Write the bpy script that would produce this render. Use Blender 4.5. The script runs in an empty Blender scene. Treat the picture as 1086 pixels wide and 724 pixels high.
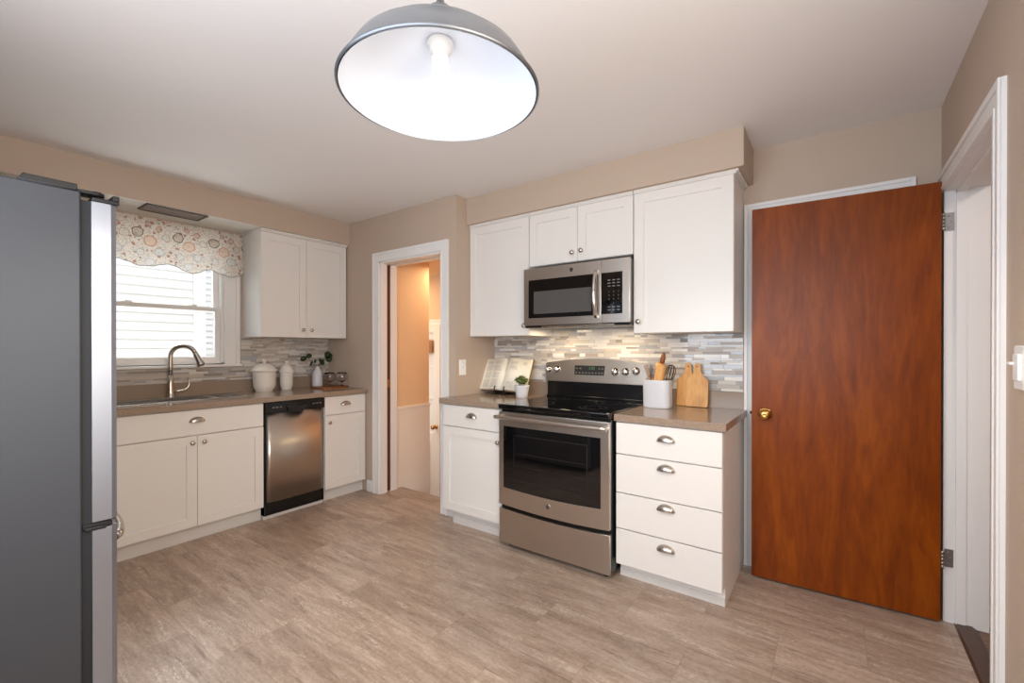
import bpy, bmesh, math, random
from mathutils import Vector, Matrix
random.seed(7)
S = bpy.context.scene
C = S.collection
PI = math.pi

# ------------------------------------------------------------------ camera
cam = bpy.data.cameras.new('camera')
cam.sensor_width = 36; cam.sensor_fit = 'HORIZONTAL'
cam.lens = 472.295 / 1086 * 36
cam.shift_x = (543 - 541.337) / 1086
cam.shift_y = (370.54 - 362) / 1086
cam.clip_start = 0.02
co = bpy.data.objects.new('camera', cam); C.objects.link(co)
co.location = (4.011, -2.947, 1.278)
co.rotation_euler = (math.radians(90 - 0.19), 0, math.radians(36.071))
S.camera = co

# ------------------------------------------------------------------ view, world, sun, daylight
S.view_settings.view_transform = 'Standard'
S.view_settings.look = 'None'
S.view_settings.gamma = 1
S.view_settings.use_curve_mapping = False
S.view_settings.exposure = 0.08
w = bpy.data.worlds.new('sky'); S.world = w; w.use_nodes = True
wn = w.node_tree.nodes; wl = w.node_tree.links
bg = wn['Background']; bg.inputs['Color'].default_value = (0.80, 0.90, 1.0, 1); bg.inputs['Strength'].default_value = .95

def area(name, loc, rot, sx, sy, power, col, spread=PI):
    l = bpy.data.lights.new(name, 'AREA'); l.shape = 'RECTANGLE'; l.size = sx; l.size_y = sy
    l.energy = power; l.color = col; l.spread = spread
    o = bpy.data.objects.new(name, l); C.objects.link(o); o.location = loc; o.rotation_euler = rot
    return o
sun = bpy.data.lights.new('sun', 'SUN'); sun.energy = 1.15; sun.angle = 0.02; sun.color = (1, .97, .93)
so = bpy.data.objects.new('sun', sun); C.objects.link(so)
so.rotation_euler = Vector((1, .15, 1.25)).to_track_quat('Z', 'Y').to_euler()
# cool daylight from an unseen window added in the wall behind the camera
area('back_daylight_fill', (3.3, -3.38, 1.55), (math.radians(90), 0, 0), 1.9, 1.3, 44, (0.76, 0.87, 1.0))
# warm fill added for the sink wall, in an unseen opening beside the camera
area('side_warm_fill', (4.47, -2.55, 1.5), (math.radians(90), 0, math.radians(90)), 1.0, 1.15, 30, (1.0, .90, .78))
# fill panels added outside the sink window, out of view above and below
area('sink_fill_above', (-1.0, -1.79, 3.1), Vector((-1.0, 0, 1.55)).to_track_quat('Z', 'Y').to_euler(), 1.6, 1.2, 105, (0.84, 0.94, 1.0))
area('sink_fill_below', (-0.8, -1.79, 0.35), Vector((-1.0, 0, -1.5)).to_track_quat('Z', 'Y').to_euler(), 1.6, 1.0, 60, (0.90, 0.98, 1.0))
# hall behind the doorway: warm lamp, plus fill added to brighten its far end
area('hall_fill_far', (-0.1, 0.35, 2.08), (0, 0, 0), 0.2, 0.2, 5, (1.0, 0.76, 0.52))
area('hall_lamp', (0.95, 0.32, 2.08), (0, 0, 0), 0.25, 0.25, 7, (1.0, 0.70, 0.42))
# side hall beyond the open door
area('side_hall_lamp', (5.2, -0.9, 2.35), (0, 0, 0), 0.4, 0.4, 12, (1.0, 0.86, 0.78))

# ------------------------------------------------------------------ materials
def lin(c):
    r = []
    for v in c[:3]:
        v /= 255.0
        r.append(v / 12.92 if v <= .04045 else ((v + .055) / 1.055) ** 2.4)
    return (*r, 1)
class N:
    """small node helper"""
    def __init__(s, name):
        s.m = bpy.data.materials.new(name); s.m.use_nodes = True
        s.t = s.m.node_tree; s.b = s.t.nodes['Principled BSDF']
    def n(s, kind, **k):
        o = s.t.nodes.new(kind)
        for a, v in k.items():
            if hasattr(o, a): setattr(o, a, v)
            else: o.inputs[a.replace('_', ' ')].default_value = v
        return o
    def l(s, a, b): s.t.links.new(a, b)
    def set(s, **k):
        for a, v in k.items(): s.b.inputs[a.replace('_', ' ')].default_value = v
        return s
    def coord(s, scale=(1, 1, 1), loc=(0, 0, 0)):
        g = s.n('ShaderNodeNewGeometry'); mp = s.n('ShaderNodeMapping')
        s.l(g.outputs['Position'], mp.inputs['Vector'])
        mp.inputs['Scale'].default_value = scale; mp.inputs['Location'].default_value = loc
        return mp.outputs['Vector']
    def obj(s, scale=(1, 1, 1)):
        g = s.n('ShaderNodeTexCoord'); mp = s.n('ShaderNodeMapping')
        s.l(g.outputs['Object'], mp.inputs['Vector']); mp.inputs['Scale'].default_value = scale
        return mp.outputs['Vector']
    def noise(s, v, scale=5, detail=4, rough=.5, dist=0):
        o = s.n('ShaderNodeTexNoise'); s.l(v, o.inputs['Vector'])
        o.inputs['Scale'].default_value = scale; o.inputs['Detail'].default_value = detail
        o.inputs['Roughness'].default_value = rough; o.inputs['Distortion'].default_value = dist
        return o.outputs['Fac']
    def ramp(s, f, stops, interp='LINEAR'):
        o = s.n('ShaderNodeValToRGB'); s.l(f, o.inputs['Fac']); e = o.color_ramp.elements
        o.color_ramp.interpolation = interp
        while len(e) < len(stops): e.new(.5)
        for i, (p, c) in enumerate(stops):
            e[i].position = p; e[i].color = c if len(c) == 4 else lin(c)
        return o.outputs['Color']
    def mix(s, f, a, b, mode='MIX'):
        o = s.n('ShaderNodeMix'); o.data_type = 'RGBA'; o.blend_type = mode
        for i, v in ((0, f), (6, a), (7, b)):
            if hasattr(v, 'is_linked') or hasattr(v, 'links'): s.l(v, o.inputs[i])
            else: o.inputs[i].default_value = v
        return o.outputs[2]
    def bump(s, h, st=.2, d=.01):
        o = s.n('ShaderNodeBump'); s.l(h, o.inputs['Height'])
        o.inputs['Strength'].default_value = st; o.inputs['Distance'].default_value = d
        s.l(o.outputs['Normal'], s.b.inputs['Normal'])
    def color(s, c): s.l(c, s.b.inputs['Base Color'])

def flat(name, c, rough=.5, metal=0, bump=0, bscale=200, spec=.5, coat=0, var=0):
    m = N(name); m.set(Base_Color=lin(c), Roughness=rough, Metallic=metal)
    m.b.inputs['Specular IOR Level'].default_value = spec
    m.b.inputs['Coat Weight'].default_value = coat
    if bump: m.bump(m.noise(m.coord(), bscale, 3), bump, .002)
    if var:
        f = m.noise(m.coord(), 3, 3)
        a = tuple(max(0, x - var) for x in c); b = tuple(min(255, x + var) for x in c)
        m.color(m.ramp(f, [(.3, a), (.7, b)]))
    return m.m
M = {}
M['wall'] = flat('wall_paint', (190, 170, 152), .75, bump=.12, bscale=260)
M['ceiling'] = flat('ceiling_paint', (236, 231, 228), .85, bump=.1, bscale=180)
M['soffit_under'] = flat('underside_white', (235, 232, 224), .6)
M['white'] = flat('white_trim_paint', (234, 230, 226), .38, bump=.04, bscale=60)
M['cab'] = flat('cabinet_white_paint', (230, 225, 219), .33, bump=.03, bscale=40)
M['plastic'] = flat('white_plastic', (240, 238, 234), .3)
M['black'] = flat('black_enamel', (14, 14, 15), .22)
M['blackplastic'] = flat('black_plastic', (22, 22, 24), .4)
M['glassblack'] = flat('black_glass', (9, 9, 11), .04, coat=.5)
M['darkgap'] = flat('dark_gasket', (30, 31, 34), .7)
M['ceramic'] = flat('white_glazed_ceramic', (233, 226, 216), .16, coat=.4)
M['ceramic_matte'] = flat('white_matte_ceramic', (208, 207, 210), .42)
M['nickel'] = flat('satin_nickel', (196, 188, 178), .26, 1)
M['chrome'] = flat('polished_steel', (215, 212, 208), .12, 1)
M['brass'] = flat('aged_brass', (196, 148, 84), .25, 1)
M['hinge'] = flat('zinc_hinge', (165, 162, 158), .38, 1)
M['lampout'] = flat('brushed_pewter_lamp', (122, 124, 128), .38, .85)
M['lampin'] = flat('white_enamel_lamp_inside', (226, 232, 242), .4)
M['paper'] = flat('cream_paper', (240, 232, 214), .7)
M['ink'] = flat('faded_ink', (150, 142, 132), .8)
M['page_edge'] = flat('page_edge', (222, 204, 172), .8)
M['iron'] = flat('black_iron', (20, 19, 18), .45, .6)
M['leaf'] = flat('eucalyptus_leaf', (50, 72, 42), .5, var=12)
M['herb'] = flat('herb_leaf', (72, 88, 28), .5, var=16)
M['soil'] = flat('potting_soil', (52, 38, 28), .9)
M['siding'] = flat('white_siding', (246, 246, 246), .6)
M['digit'] = flat('keypad_print', (120, 118, 114), .5)
M['grille'] = flat('grey_vent_metal', (96, 90, 84), .45, .3)
M['grille_in'] = flat('dull_lens', (150, 140, 132), .5)
M['blind'] = flat('woven_wood_blind', (170, 116, 72), .7)
M['hallwall'] = flat('hall_wall_paint', (226, 190, 150), .7)
M['hallpaint'] = flat('hall_white_paint', (238, 226, 212), .5)
M['exterior'] = flat('hall_exterior', (120, 110, 104), .7)
M['piping'] = flat('grey_piping', (150, 150, 146), .8)
M['brownedge'] = flat('reddish_door_edge', (92, 34, 14), .5)
M['threshold'] = flat('dark_threshold_wood', (78, 55, 44), .45, var=8)
M['toe'] = flat('toe_kick_paint', (214, 209, 204), .5)

def steel(name, c, rough=.27, scale=(3, 3, 900)):
    m = N(name); m.set(Base_Color=lin(c), Metallic=1.0, Roughness=rough)
    f = m.noise(m.coord(scale), 1.0, 2)
    r = m.n('ShaderNodeMapRange'); m.l(f, r.inputs['Value'])
    r.inputs['To Min'].default_value = rough - .03; r.inputs['To Max'].default_value = rough + .05
    m.l(r.outputs['Result'], m.b.inputs['Roughness']); m.bump(f, .012, .0004)
    return m.m
M['steel'] = steel('brushed_stainless_steel', (205, 196, 186), .3)
M['steel_fridge'] = steel('fridge_stainless_steel', (160, 166, 178), .4, (900, 900, 3))
M['sinksteel'] = steel('sink_stainless_steel', (190, 186, 180), .25)

m = N('fridge_side_grey'); m.set(Roughness=.5, Metallic=.1, Base_Color=lin((62, 64, 69)))
m.bump(m.noise(m.coord(), 420, 2), .35, .001); M['fridge_side'] = m.m

m = N('quartz_worktop_taupe'); m.set(Roughness=.16)
v = m.coord(); f = m.noise(v, 240, 2, .6); f2 = m.noise(v, 6, 3)
m.color(m.mix(f2, m.ramp(f, [(.35, (128, 108, 92)), (.5, (152, 132, 114)), (.68, (176, 158, 140))]), m.ramp(f, [(.35, (136, 116, 100)), (.65, (164, 144, 126))])))
M['worktop'] = m.m

# floor: 24 x 12 inch vinyl tiles, travertine grain running along x, half-bond
m = N('vinyl_tile_floor'); m.set(Roughness=.3)
v0 = m.coord((1, 1, 1), (-2.27 + .3085, 1.27, 0))
br = m.n('ShaderNodeTexBrick'); m.l(v0, br.inputs['Vector'])
br.offset = .5; br.offset_frequency = 2; br.squash = 1
br.inputs['Scale'].default_value = 1; br.inputs['Brick Width'].default_value = .617
br.inputs['Row Height'].default_value = .305; br.inputs['Mortar Size'].default_value = .0007
br.inputs['Mortar Smooth'].default_value = .3; br.inputs['Bias'].default_value = 0
br.inputs['Color1'].default_value = (0, 0, 0, 1); br.inputs['Color2'].default_value = (1, 1, 1, 1); br.inputs['Mortar'].default_value = (.5, .5, .5, 1)
g = m.n('ShaderNodeNewGeometry')
off = m.n('ShaderNodeVectorMath'); off.operation = 'MULTIPLY_ADD'
m.l(br.outputs['Color'], off.inputs[0]); off.inputs[1].default_value = (9, 5, 3); m.l(g.outputs['Position'], off.inputs[2])
def stretched(sc):
    mp = m.n('ShaderNodeMapping'); m.l(off.outputs[0], mp.inputs['Vector']); mp.inputs['Scale'].default_value = sc; return mp.outputs['Vector']
a = m.noise(stretched((1.3, 8, 1)), 1.5, 9, .68, .35)
b = m.noise(stretched((5, 40, 1)), 1.8, 6, .7, .3)
sp = m.noise(stretched((26, 46, 1)), 2.2, 5, .7, .4)
base = m.ramp(a, [(.30, (112, 90, 74)), (.42, (152, 128, 110)), (.54, (184, 161, 143)), (.70, (214, 197, 182))])
fine = m.ramp(b, [(.32, (112, 92, 78)), (.5, (176, 154, 136)), (.68, (222, 206, 192))])
spk = m.ramp(sp, [(.34, (120, 98, 82)), (.5, (178, 156, 138)), (.66, (216, 200, 186))])
col = m.mix(.32, base, fine); col = m.mix(.26, col, spk)
zone = m.ramp(m.noise(stretched((2.4, 15, 1)), 1.5, 4, .6, .2), [(.55, (0, 0, 0)), (.62, (255, 255, 255))])
crk = m.ramp(m.noise(stretched((18, 60, 1)), 1.6, 7, .8, 1.6), [(.50, (0, 0, 0)), (.56, (255, 255, 255))])
k = m.n('ShaderNodeMath'); k.operation = 'MULTIPLY'; m.l(zone, k.inputs[0]); m.l(crk, k.inputs[1])
k2 = m.n('ShaderNodeMath'); k2.operation = 'MULTIPLY'; m.l(k.outputs[0], k2.inputs[0]); k2.inputs[1].default_value = .55
col = m.mix(k2.outputs[0], col, lin((236, 224, 208)))
zone2 = m.ramp(m.noise(stretched((1.9, 20, 1)), 2.1, 5, .65, .3), [(.33, (190, 190, 190)), (.40, (0, 0, 0))])
col = m.mix(zone2, col, lin((104, 82, 68)))
tone = m.ramp(br.outputs['Color'], [(0, (226, 223, 221)), (1, (255, 255, 255))])
col = m.mix(1.0, col, tone, 'MULTIPLY')
col = m.mix(br.outputs['Fac'], col, lin((124, 104, 90)))
m.color(col)
rr = m.n('ShaderNodeMapRange'); m.l(b, rr.inputs['Value']); rr.inputs['To Min'].default_value = .26; rr.inputs['To Max'].default_value = .48
m.l(rr.outputs['Result'], m.b.inputs['Roughness']); m.bump(b, .12, .002)
M['floor'] = m.m

def wood(name, cols, sc=(12, 12, 1.2), rough=.4, dist=2.0, scale=1.0, coat=0, local=False):
    m = N(name); m.set(Roughness=rough); m.b.inputs['Coat Weight'].default_value = coat; m.b.inputs['Coat Roughness'].default_value = .25
    v = m.obj(sc) if local else m.coord(sc)
    f = m.noise(v, scale, 6, .62, dist); f2 = m.noise(v, scale * 7, 3, .6, .3)
    c1 = m.ramp(f, [(.28, cols[0]), (.5, cols[1]), (.72, cols[2])])
    c2 = m.ramp(f2, [(.35, cols[0]), (.65, cols[2])])
    m.color(m.mix(.25, c1, c2)); return m.m
M['doorwood'] = wood('stained_birch_veneer', [(96, 38, 0), (124, 54, 0), (148, 72, 2)], (6, 6, .9), .38, 1.8, 1.2, 0)
M['doorwood'].node_tree.nodes['Principled BSDF'].inputs['Specular IOR Level'].default_value = .25
M['hallfloor'] = wood('worn_brown_floorboards', [(78, 56, 44), (112, 86, 70), (150, 122, 102)], (3, 14, 1), .5)
M['board'] = wood('bamboo_board', [(168, 112, 52), (198, 142, 72), (216, 166, 96)], (16, 16, 1.5), .45, .8)
M['board_dark'] = wood('acacia_board', [(104, 52, 22), (146, 84, 40), (176, 112, 60)], (3, 14, 3), .4)
M['pinwood'] = wood('rolling_pin_wood', [(186, 124, 62), (214, 156, 88), (228, 178, 112)], (10, 10, 2), .45, .5)
M['pindark'] = wood('dark_handle_wood', [(96, 48, 20), (132, 72, 34), (150, 88, 46)], (10, 10, 2), .45, .5)

tile = []
for i, (c, r) in enumerate([((206, 199, 190), .08), ((182, 172, 162), .35), ((160, 148, 138), .3), ((222, 216, 208), .12),
                            ((172, 170, 170), .07), ((148, 138, 130), .4), ((196, 184, 170), .3), ((212, 206, 200), .35)]):
    tile.append(flat('mosaic_tile_%s' % ['ivory', 'sand', 'taupe', 'cream', 'grey', 'brown', 'beige', 'marble'][i], c, r, coat=.3 if r < .2 else 0, var=7))
M['grout'] = flat('light_grout', (186, 178, 168), .9)

def glassmat(name, rough=0.0, ior=1.45):
    m = N(name); m.set(Base_Color=(1, 1, 1, 1), Roughness=rough, IOR=ior); m.b.inputs['Transmission Weight'].default_value = 1; return m.m
M['glass'] = glassmat('clear_glass')
m = N('window_pane'); m.set(Base_Color=(1, 1, 1, 1), Roughness=0, IOR=1.02); m.b.inputs['Transmission Weight'].default_value = 1; M['pane'] = m.m

m = N('bulb_glow'); m.set(Base_Color=(1, 1, 1, 1)); m.b.inputs['Emission Color'].default_value = (1, .97, .94, 1); m.b.inputs['Emission Strength'].default_value = 4.5; M['bulb'] = m.m
m = N('clock_digits'); m.set(Base_Color=lin((40, 90, 60))); m.b.inputs['Emission Color'].default_value = lin((140, 210, 150)); m.b.inputs['Emission Strength'].default_value = .25; M['clock'] = m.m

# valance cotton: cream ground, ringed rosettes and small sprigs
m = N('floral_valance_cotton'); m.set(Roughness=.9)
v00 = m.coord((0, 1, 1))
nz = m.n('ShaderNodeTexNoise'); m.l(v00, nz.inputs['Vector']); nz.inputs['Scale'].default_value = 26; nz.inputs['Detail'].default_value = 3
wob = m.n('ShaderNodeVectorMath'); wob.operation = 'MULTIPLY_ADD'; m.l(nz.outputs['Color'], wob.inputs[0]); wob.inputs[1].default_value = (0, .030, .030); m.l(v00, wob.inputs[2])
v = wob.outputs[0]
def rosettes(scale, r1, cols, loc, rnd=.6, rings=3):
    mp = m.n('ShaderNodeMapping'); m.l(v, mp.inputs['Vector']); mp.inputs['Location'].default_value = loc
    vo = m.n('ShaderNodeTexVoronoi'); m.l(mp.outputs['Vector'], vo.inputs['Vector']); vo.inputs['Scale'].default_value = scale; vo.inputs['Randomness'].default_value = rnd
    W_ = (255, 255, 255); B_ = (0, 0, 0)
    fill = m.ramp(vo.outputs['Distance'], [(0, W_), (r1, W_), (r1 + .03, B_)])
    ring = m.ramp(vo.outputs['Distance'], [(r1 * .18, W_), (r1 * .28, B_), (r1 * .50, B_), (r1 * .58, (120, 120, 120)), (r1 * .66, B_), (r1 * .86, B_), (r1 * .94, W_), (r1 + .04, B_)])
    sep = m.n('ShaderNodeSeparateColor'); m.l(vo.outputs['Color'], sep.inputs[0])
    return fill, ring, m.ramp(sep.outputs[0], cols, 'CONSTANT'), m.ramp(sep.outputs[1], [(0, (146, 102, 90)), (.35, (136, 128, 122)), (.7, (164, 142, 124))], 'CONSTANT')
cream = (236, 228, 216)
ground = m.ramp(m.noise(v00, 46, 4, .6, 3.0), [(.38, (140, 142, 142)), (.44, cream), (.55, cream), (.60, (186, 146, 128)), (.65, cream)])
f0, r0, c0, d0 = rosettes(34, .36, [(0, cream), (.3, (214, 186, 166)), (.5, (196, 196, 186)), (.7, cream), (.85, (190, 142, 124))], (3, 1.3, 2.2), .9)
col = m.mix(f0, ground, c0); col = m.mix(r0, col, d0)
sepv = m.n('ShaderNodeSeparateXYZ'); m.l(v, sepv.inputs[0])
def mth(op, a, b=0.0):
    o = m.n('ShaderNodeMath'); o.operation = op
    for i, x in enumerate((a, b)):
        if hasattr(x, 'links'): m.l(x, o.inputs[i])
        else: o.inputs[i].default_value = x
    return o.outputs[0]
def motif(y0, z0, rad, fill, ring, mid, rep=.236):
    """a printed rosette repeated along the cloth"""
    global col
    yy = mth('MULTIPLY', mth('SUBTRACT', mth('FRACT', mth('ADD', mth('DIVIDE', mth('SUBTRACT', sepv.outputs[1], y0 + .015), rep), 10.5)), .5), rep)
    zz = mth('SUBTRACT', sepv.outputs[2], z0 + .015)
    dd_ = mth('DIVIDE', mth('SQRT', mth('ADD', mth('MULTIPLY', yy, yy), mth('MULTIPLY', zz, zz))), rad * 1.25)
    W_, B_ = (255, 255, 255), (0, 0, 0)
    col = m.mix(m.ramp(dd_, [(0, (205, 205, 205)), (.78, (205, 205, 205)), (.84, B_)]), col, lin(fill))
    col = m.mix(m.ramp(dd_, [(0, W_), (.10, B_), (.34, B_), (.40, (150, 150, 150)), (.46, B_)]), col, lin(mid))
    col = m.mix(m.ramp(dd_, [(.66, B_), (.72, W_), (.80, W_), (.86, B_)]), col, lin(ring))
motif(-1.84, 2.135, .020, (212, 172, 152), (158, 100, 84), (122, 66, 54))
motif(-1.905, 2.160, .017, (208, 168, 150), (148, 92, 78), (122, 66, 54))
motif(-1.892, 2.040, .036, (230, 200, 176), (206, 150, 120), (186, 120, 94))
motif(-1.96, 2.096, .034, (200, 186, 168), (110, 88, 80), (112, 88, 78))
motif(-1.80, 2.075, .026, (222, 214, 200), (178, 160, 142), (150, 128, 110))
motif(-1.84, 1.965, .030, (224, 224, 220), (176, 178, 178), (160, 162, 164))
motif(-1.95, 1.955, .024, (226, 224, 218), (184, 182, 176), (150, 150, 150))
motif(-1.90, 1.890, .026, (228, 226, 222), (186, 186, 184), (170, 168, 164))
m.color(col)
m.b.inputs['Transmission Weight'].default_value = 0
tl = m.n('ShaderNodeBsdfTranslucent'); m.l(col, tl.inputs['Color']); mx = m.n('ShaderNodeMixShader'); mx.inputs[0].default_value = .4
m.l(m.b.outputs[0], mx.inputs[1]); m.l(tl.outputs[0], mx.inputs[2]); m.l(mx.outputs[0], m.t.nodes['Material Output'].inputs['Surface'])
M['valance'] = m.m

# ------------------------------------------------------------------ mesh helpers
def box(bm, x0, x1, y0, y1, z0, z1, bev=0, mi=0, seg=2):
    if x0 > x1: x0, x1 = x1, x0
    if y0 > y1: y0, y1 = y1, y0
    if z0 > z1: z0, z1 = z1, z0
    vs = [bm.verts.new((x, y, z)) for z in (z0, z1) for y in (y0, y1) for x in (x0, x1)]
    fs = [bm.faces.new([vs[i] for i in q]) for q in ((0, 2, 3, 1), (4, 5, 7, 6), (0, 1, 5, 4), (2, 6, 7, 3), (0, 4, 6, 2), (1, 3, 7, 5))]
    for f in fs: f.material_index = mi
    if bev:
        es = list({e for f in fs for e in f.edges})
        r = bmesh.ops.bevel(bm, geom=es, offset=bev, segments=seg, profile=.5, affect='EDGES')
        for f in r['faces']: f.material_index = mi; f.smooth = True
    return bm
def lathe(bm, prof, c=(0, 0, 0), seg=40, axis='z', mi=0, sx=1, sy=1, cap=True):
    rings = []
    for r, h in prof:
        ring = []
        for i in range(seg):
            a = 2 * PI * i / seg; p, q = r * math.cos(a) * sx, r * math.sin(a) * sy
            if axis == 'z': v = (c[0] + p, c[1] + q, c[2] + h)
            elif axis == 'y': v = (c[0] + p, c[1] + h, c[2] + q)
            else: v = (c[0] + h, c[1] + p, c[2] + q)
            ring.append(bm.verts.new(v))
        rings.append(ring)
    for a, b in zip(rings, rings[1:]):
        for i in range(seg):
            f = bm.faces.new((a[i], a[(i + 1) % seg], b[(i + 1) % seg], b[i])); f.smooth = True; f.material_index = mi
    if cap:
        for r in (rings[0], rings[-1]):
            f = bm.faces.new(r); f.material_index = mi
    return bm
def tube(bm, pts, r, seg=12, mi=0, cap=True):
    pts = [Vector(p) for p in pts]; rs = r if isinstance(r, (list, tuple)) else [r] * len(pts)
    rings = []; up = None
    for i, p in enumerate(pts):
        d = (pts[min(i + 1, len(pts) - 1)] - pts[max(i - 1, 0)]).normalized()
        if up is None:
            up = Vector((0, 0, 1)) if abs(d.z) < .9 else Vector((1, 0, 0))
        s = d.cross(up).normalized(); up = s.cross(d).normalized()
        rings.append([bm.verts.new(p + (s * math.cos(2 * PI * k / seg) + up * math.sin(2 * PI * k / seg)) * rs[i]) for k in range(seg)])
    for a, b in zip(rings, rings[1:]):
        for i in range(seg):
            f = bm.faces.new((a[i], a[(i + 1) % seg], b[(i + 1) % seg], b[i])); f.smooth = True; f.material_index = mi
    if cap:
        for rg in (rings[0], rings[-1]):
            f = bm.faces.new(rg); f.material_index = mi
    return bm
def prism(bm, poly, axis, a, b, mi=0, bev=0):
    """poly: 2D points, extruded from a to b along axis"""
    def P(u, v, w): return {'x': (w, u, v), 'y': (u, w, v), 'z': (u, v, w)}[axis]
    A = [bm.verts.new(P(u, v, a)) for u, v in poly]; B = [bm.verts.new(P(u, v, b)) for u, v in poly]
    fs = [bm.faces.new(A), bm.faces.new(B)]
    for i in range(len(poly)):
        j = (i + 1) % len(poly); fs.append(bm.faces.new((A[i], A[j], B[j], B[i])))
    for f in fs: f.material_index = mi
    if bev:
        es = list({e for f in fs[:2] for e in f.edges})
        r = bmesh.ops.bevel(bm, geom=es, offset=bev, segments=2, profile=.5, affect='EDGES')
        for f in r['faces']: f.material_index = mi; f.smooth = True
    return bm
def sphere(bm, c, r, sc=(1, 1, 1), u=20, v=12, mi=0):
    mt = Matrix.Translation(c) @ Matrix.Diagonal((*sc, 1))
    r = bmesh.ops.create_uvsphere(bm, u_segments=u, v_segments=v, radius=r, matrix=mt)
    for vv in r['verts']:
        for f in vv.link_faces: f.smooth = True; f.material_index = mi
    return bm
new = bmesh.new
WLOC = {}
def obj(name, bm, mats, parent=None, origin=None, label=None):
    bmesh.ops.recalc_face_normals(bm, faces=bm.faces)
    vs = [v.co for v in bm.verts]
    lo = Vector([min(v[i] for v in vs) for i in range(3)]); hi = Vector([max(v[i] for v in vs) for i in range(3)])
    c = Vector(origin) if origin else Vector(((lo.x + hi.x) / 2, (lo.y + hi.y) / 2, lo.z if parent is None else (lo.z + hi.z) / 2))
    bmesh.ops.translate(bm, verts=bm.verts, vec=-c)
    me = bpy.data.meshes.new(name); bm.to_mesh(me); bm.free()
    for x in (mats if isinstance(mats, (list, tuple)) else [mats]): me.materials.append(x)
    o = bpy.data.objects.new(name, me); C.objects.link(o)
    if parent is not None:
        o.parent = parent; o.location = c - WLOC[parent.name]
    else: o.location = c
    WLOC[o.name] = c
    if label: o['label'] = label
    return o
def thing(name, loc, label, cat, group=None):
    o = bpy.data.objects.new(name, None); C.objects.link(o); o.location = loc; WLOC[o.name] = Vector(loc); o.empty_display_size = .05
    o['label'] = label; o['category'] = cat
    if group: o['group'] = group
    return o
def tag(o, label, cat, group=None):
    o['label'] = label; o['category'] = cat
    if group: o['group'] = group
    return o
def struct(name, bm, mats, label, cat, parent=None):
    o = obj(name, bm, mats, parent)
    if parent is None: o['kind'] = 'structure'; o['label'] = label; o['category'] = cat
    return o
def sthing(name, loc, label, cat):
    o = thing(name, loc, label, cat); o['kind'] = 'structure'; return o
def textbm(bm, s, size, place, depth=.0006, mi=0, align='CENTER'):
    """lettering as mesh; place(u, v, w) maps text plane to world"""
    cu = bpy.data.curves.new('t', 'FONT'); cu.body = s; cu.size = size; cu.align_x = align; cu.align_y = 'CENTER'; cu.extrude = 0
    o = bpy.data.objects.new('t', cu); C.objects.link(o)
    dg = bpy.context.evaluated_depsgraph_get(); me = bpy.data.meshes.new_from_object(o.evaluated_get(dg))
    vm = [bm.verts.new(place(v.co.x, v.co.y, depth)) for v in me.vertices]
    for p in me.polygons:
        try: f = bm.faces.new([vm[i] for i in p.vertices]); f.material_index = mi
        except ValueError: pass
    bpy.data.objects.remove(o); bpy.data.curves.remove(cu); bpy.data.meshes.remove(me)

# ================================================================== ROOM
W, H, DY, RX = 4.423, 2.434, -0.473, 1.703      # right wall, ceiling, doorway wall, return wall
BACK = -3.40
# floor
bm = new(); box(bm, 0, 4.462, BACK, DY, -.05, 0); box(bm, .79, 1.55, DY, -.22, -.05, 0); box(bm, RX, 4.462, DY, 0, -.05, 0)
struct('floor', bm, M['floor'], 'greige stone-look vinyl tile floor', 'floor')
bm = new(); box(bm, -.02, W + .15, BACK - .1, .12, H, H + .08)
struct('ceiling', bm, M['ceiling'], 'smooth off-white kitchen ceiling', 'ceiling')
# sink wall with window opening
WY0, WY1, WZ0, WZ1 = -2.19, -1.395, 1.155, 2.08
bm = new()
box(bm, -.15, 0, BACK, WY0, 0, H); box(bm, -.15, 0, WY1, DY + .12, 0, H)
box(bm, -.15, 0, WY0, WY1, 0, WZ0); box(bm, -.15, 0, WY0, WY1, WZ1, H)
struct('wall_left', bm, M['wall'], 'tan wall with the window over the sink', 'wall')
# doorway wall
bm = new()
box(bm, 0, .79, DY, -.30, 0, H); box(bm, 1.55, RX, DY, -.30, 0, H); box(bm, .79, 1.55, DY, -.30, 2.03, H); box(bm, RX - .12, RX, -.30, .12, 0, H)
struct('wall_doorway', bm, M['wall'], 'tan wall around the narrow hall doorway', 'wall')
bm = new(); box(bm, RX, W + .15, 0, .12, 0, H)
struct('wall_back', bm, M['wall'], 'tan wall behind the range and the brown door', 'wall')
# right wall with door opening, plus an unseen opening added for the side fill
OY0, OY1, OZ = -.93, -.055, 2.022
bm = new()
box(bm, W, W + .15, BACK, -3.1, 0, H); box(bm, W, W + .15, -3.1, -2.0, 0, .9); box(bm, W, W + .15, -3.1, -2.0, 2.1, H); box(bm, W, W + .15, -2.0, OY0, 0, H); box(bm, W, W + .15, OY1, 0, 0, H); box(bm, W, W + .15, OY0, OY1, OZ, H)
struct('wall_right', bm, M['wall'], 'tan right wall with the side door opening', 'wall')
# wall behind the camera, with an unseen window opening added for daylight
bm = new()
box(bm, 0, 2.3, BACK - .1, BACK, 0, H); box(bm, 4.3, W + .15, BACK - .1, BACK, 0, H); box(bm, 2.3, 4.3, BACK - .1, BACK, 0, .85); box(bm, 2.3, 4.3, BACK - .1, BACK, 2.25, H)
struct('wall_front', bm, M['wall'], 'tan wall behind the camera', 'wall')

# soffits
bm = new(); box(bm, 0, .357, BACK, DY, 2.236, H)
o = struct('wall_soffit_left', bm, [M['wall'], M['soffit_under']], 'tan soffit above the sink and window', 'wall')
for p in o.data.polygons:
    if p.normal.z < -.9: p.material_index = 1
bm = new(); box(bm, RX, 3.625, -.353, 0, 2.232, H)
struct('wall_soffit_back', bm, M['wall'], 'tan soffit above the range cabinets', 'wall')

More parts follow.
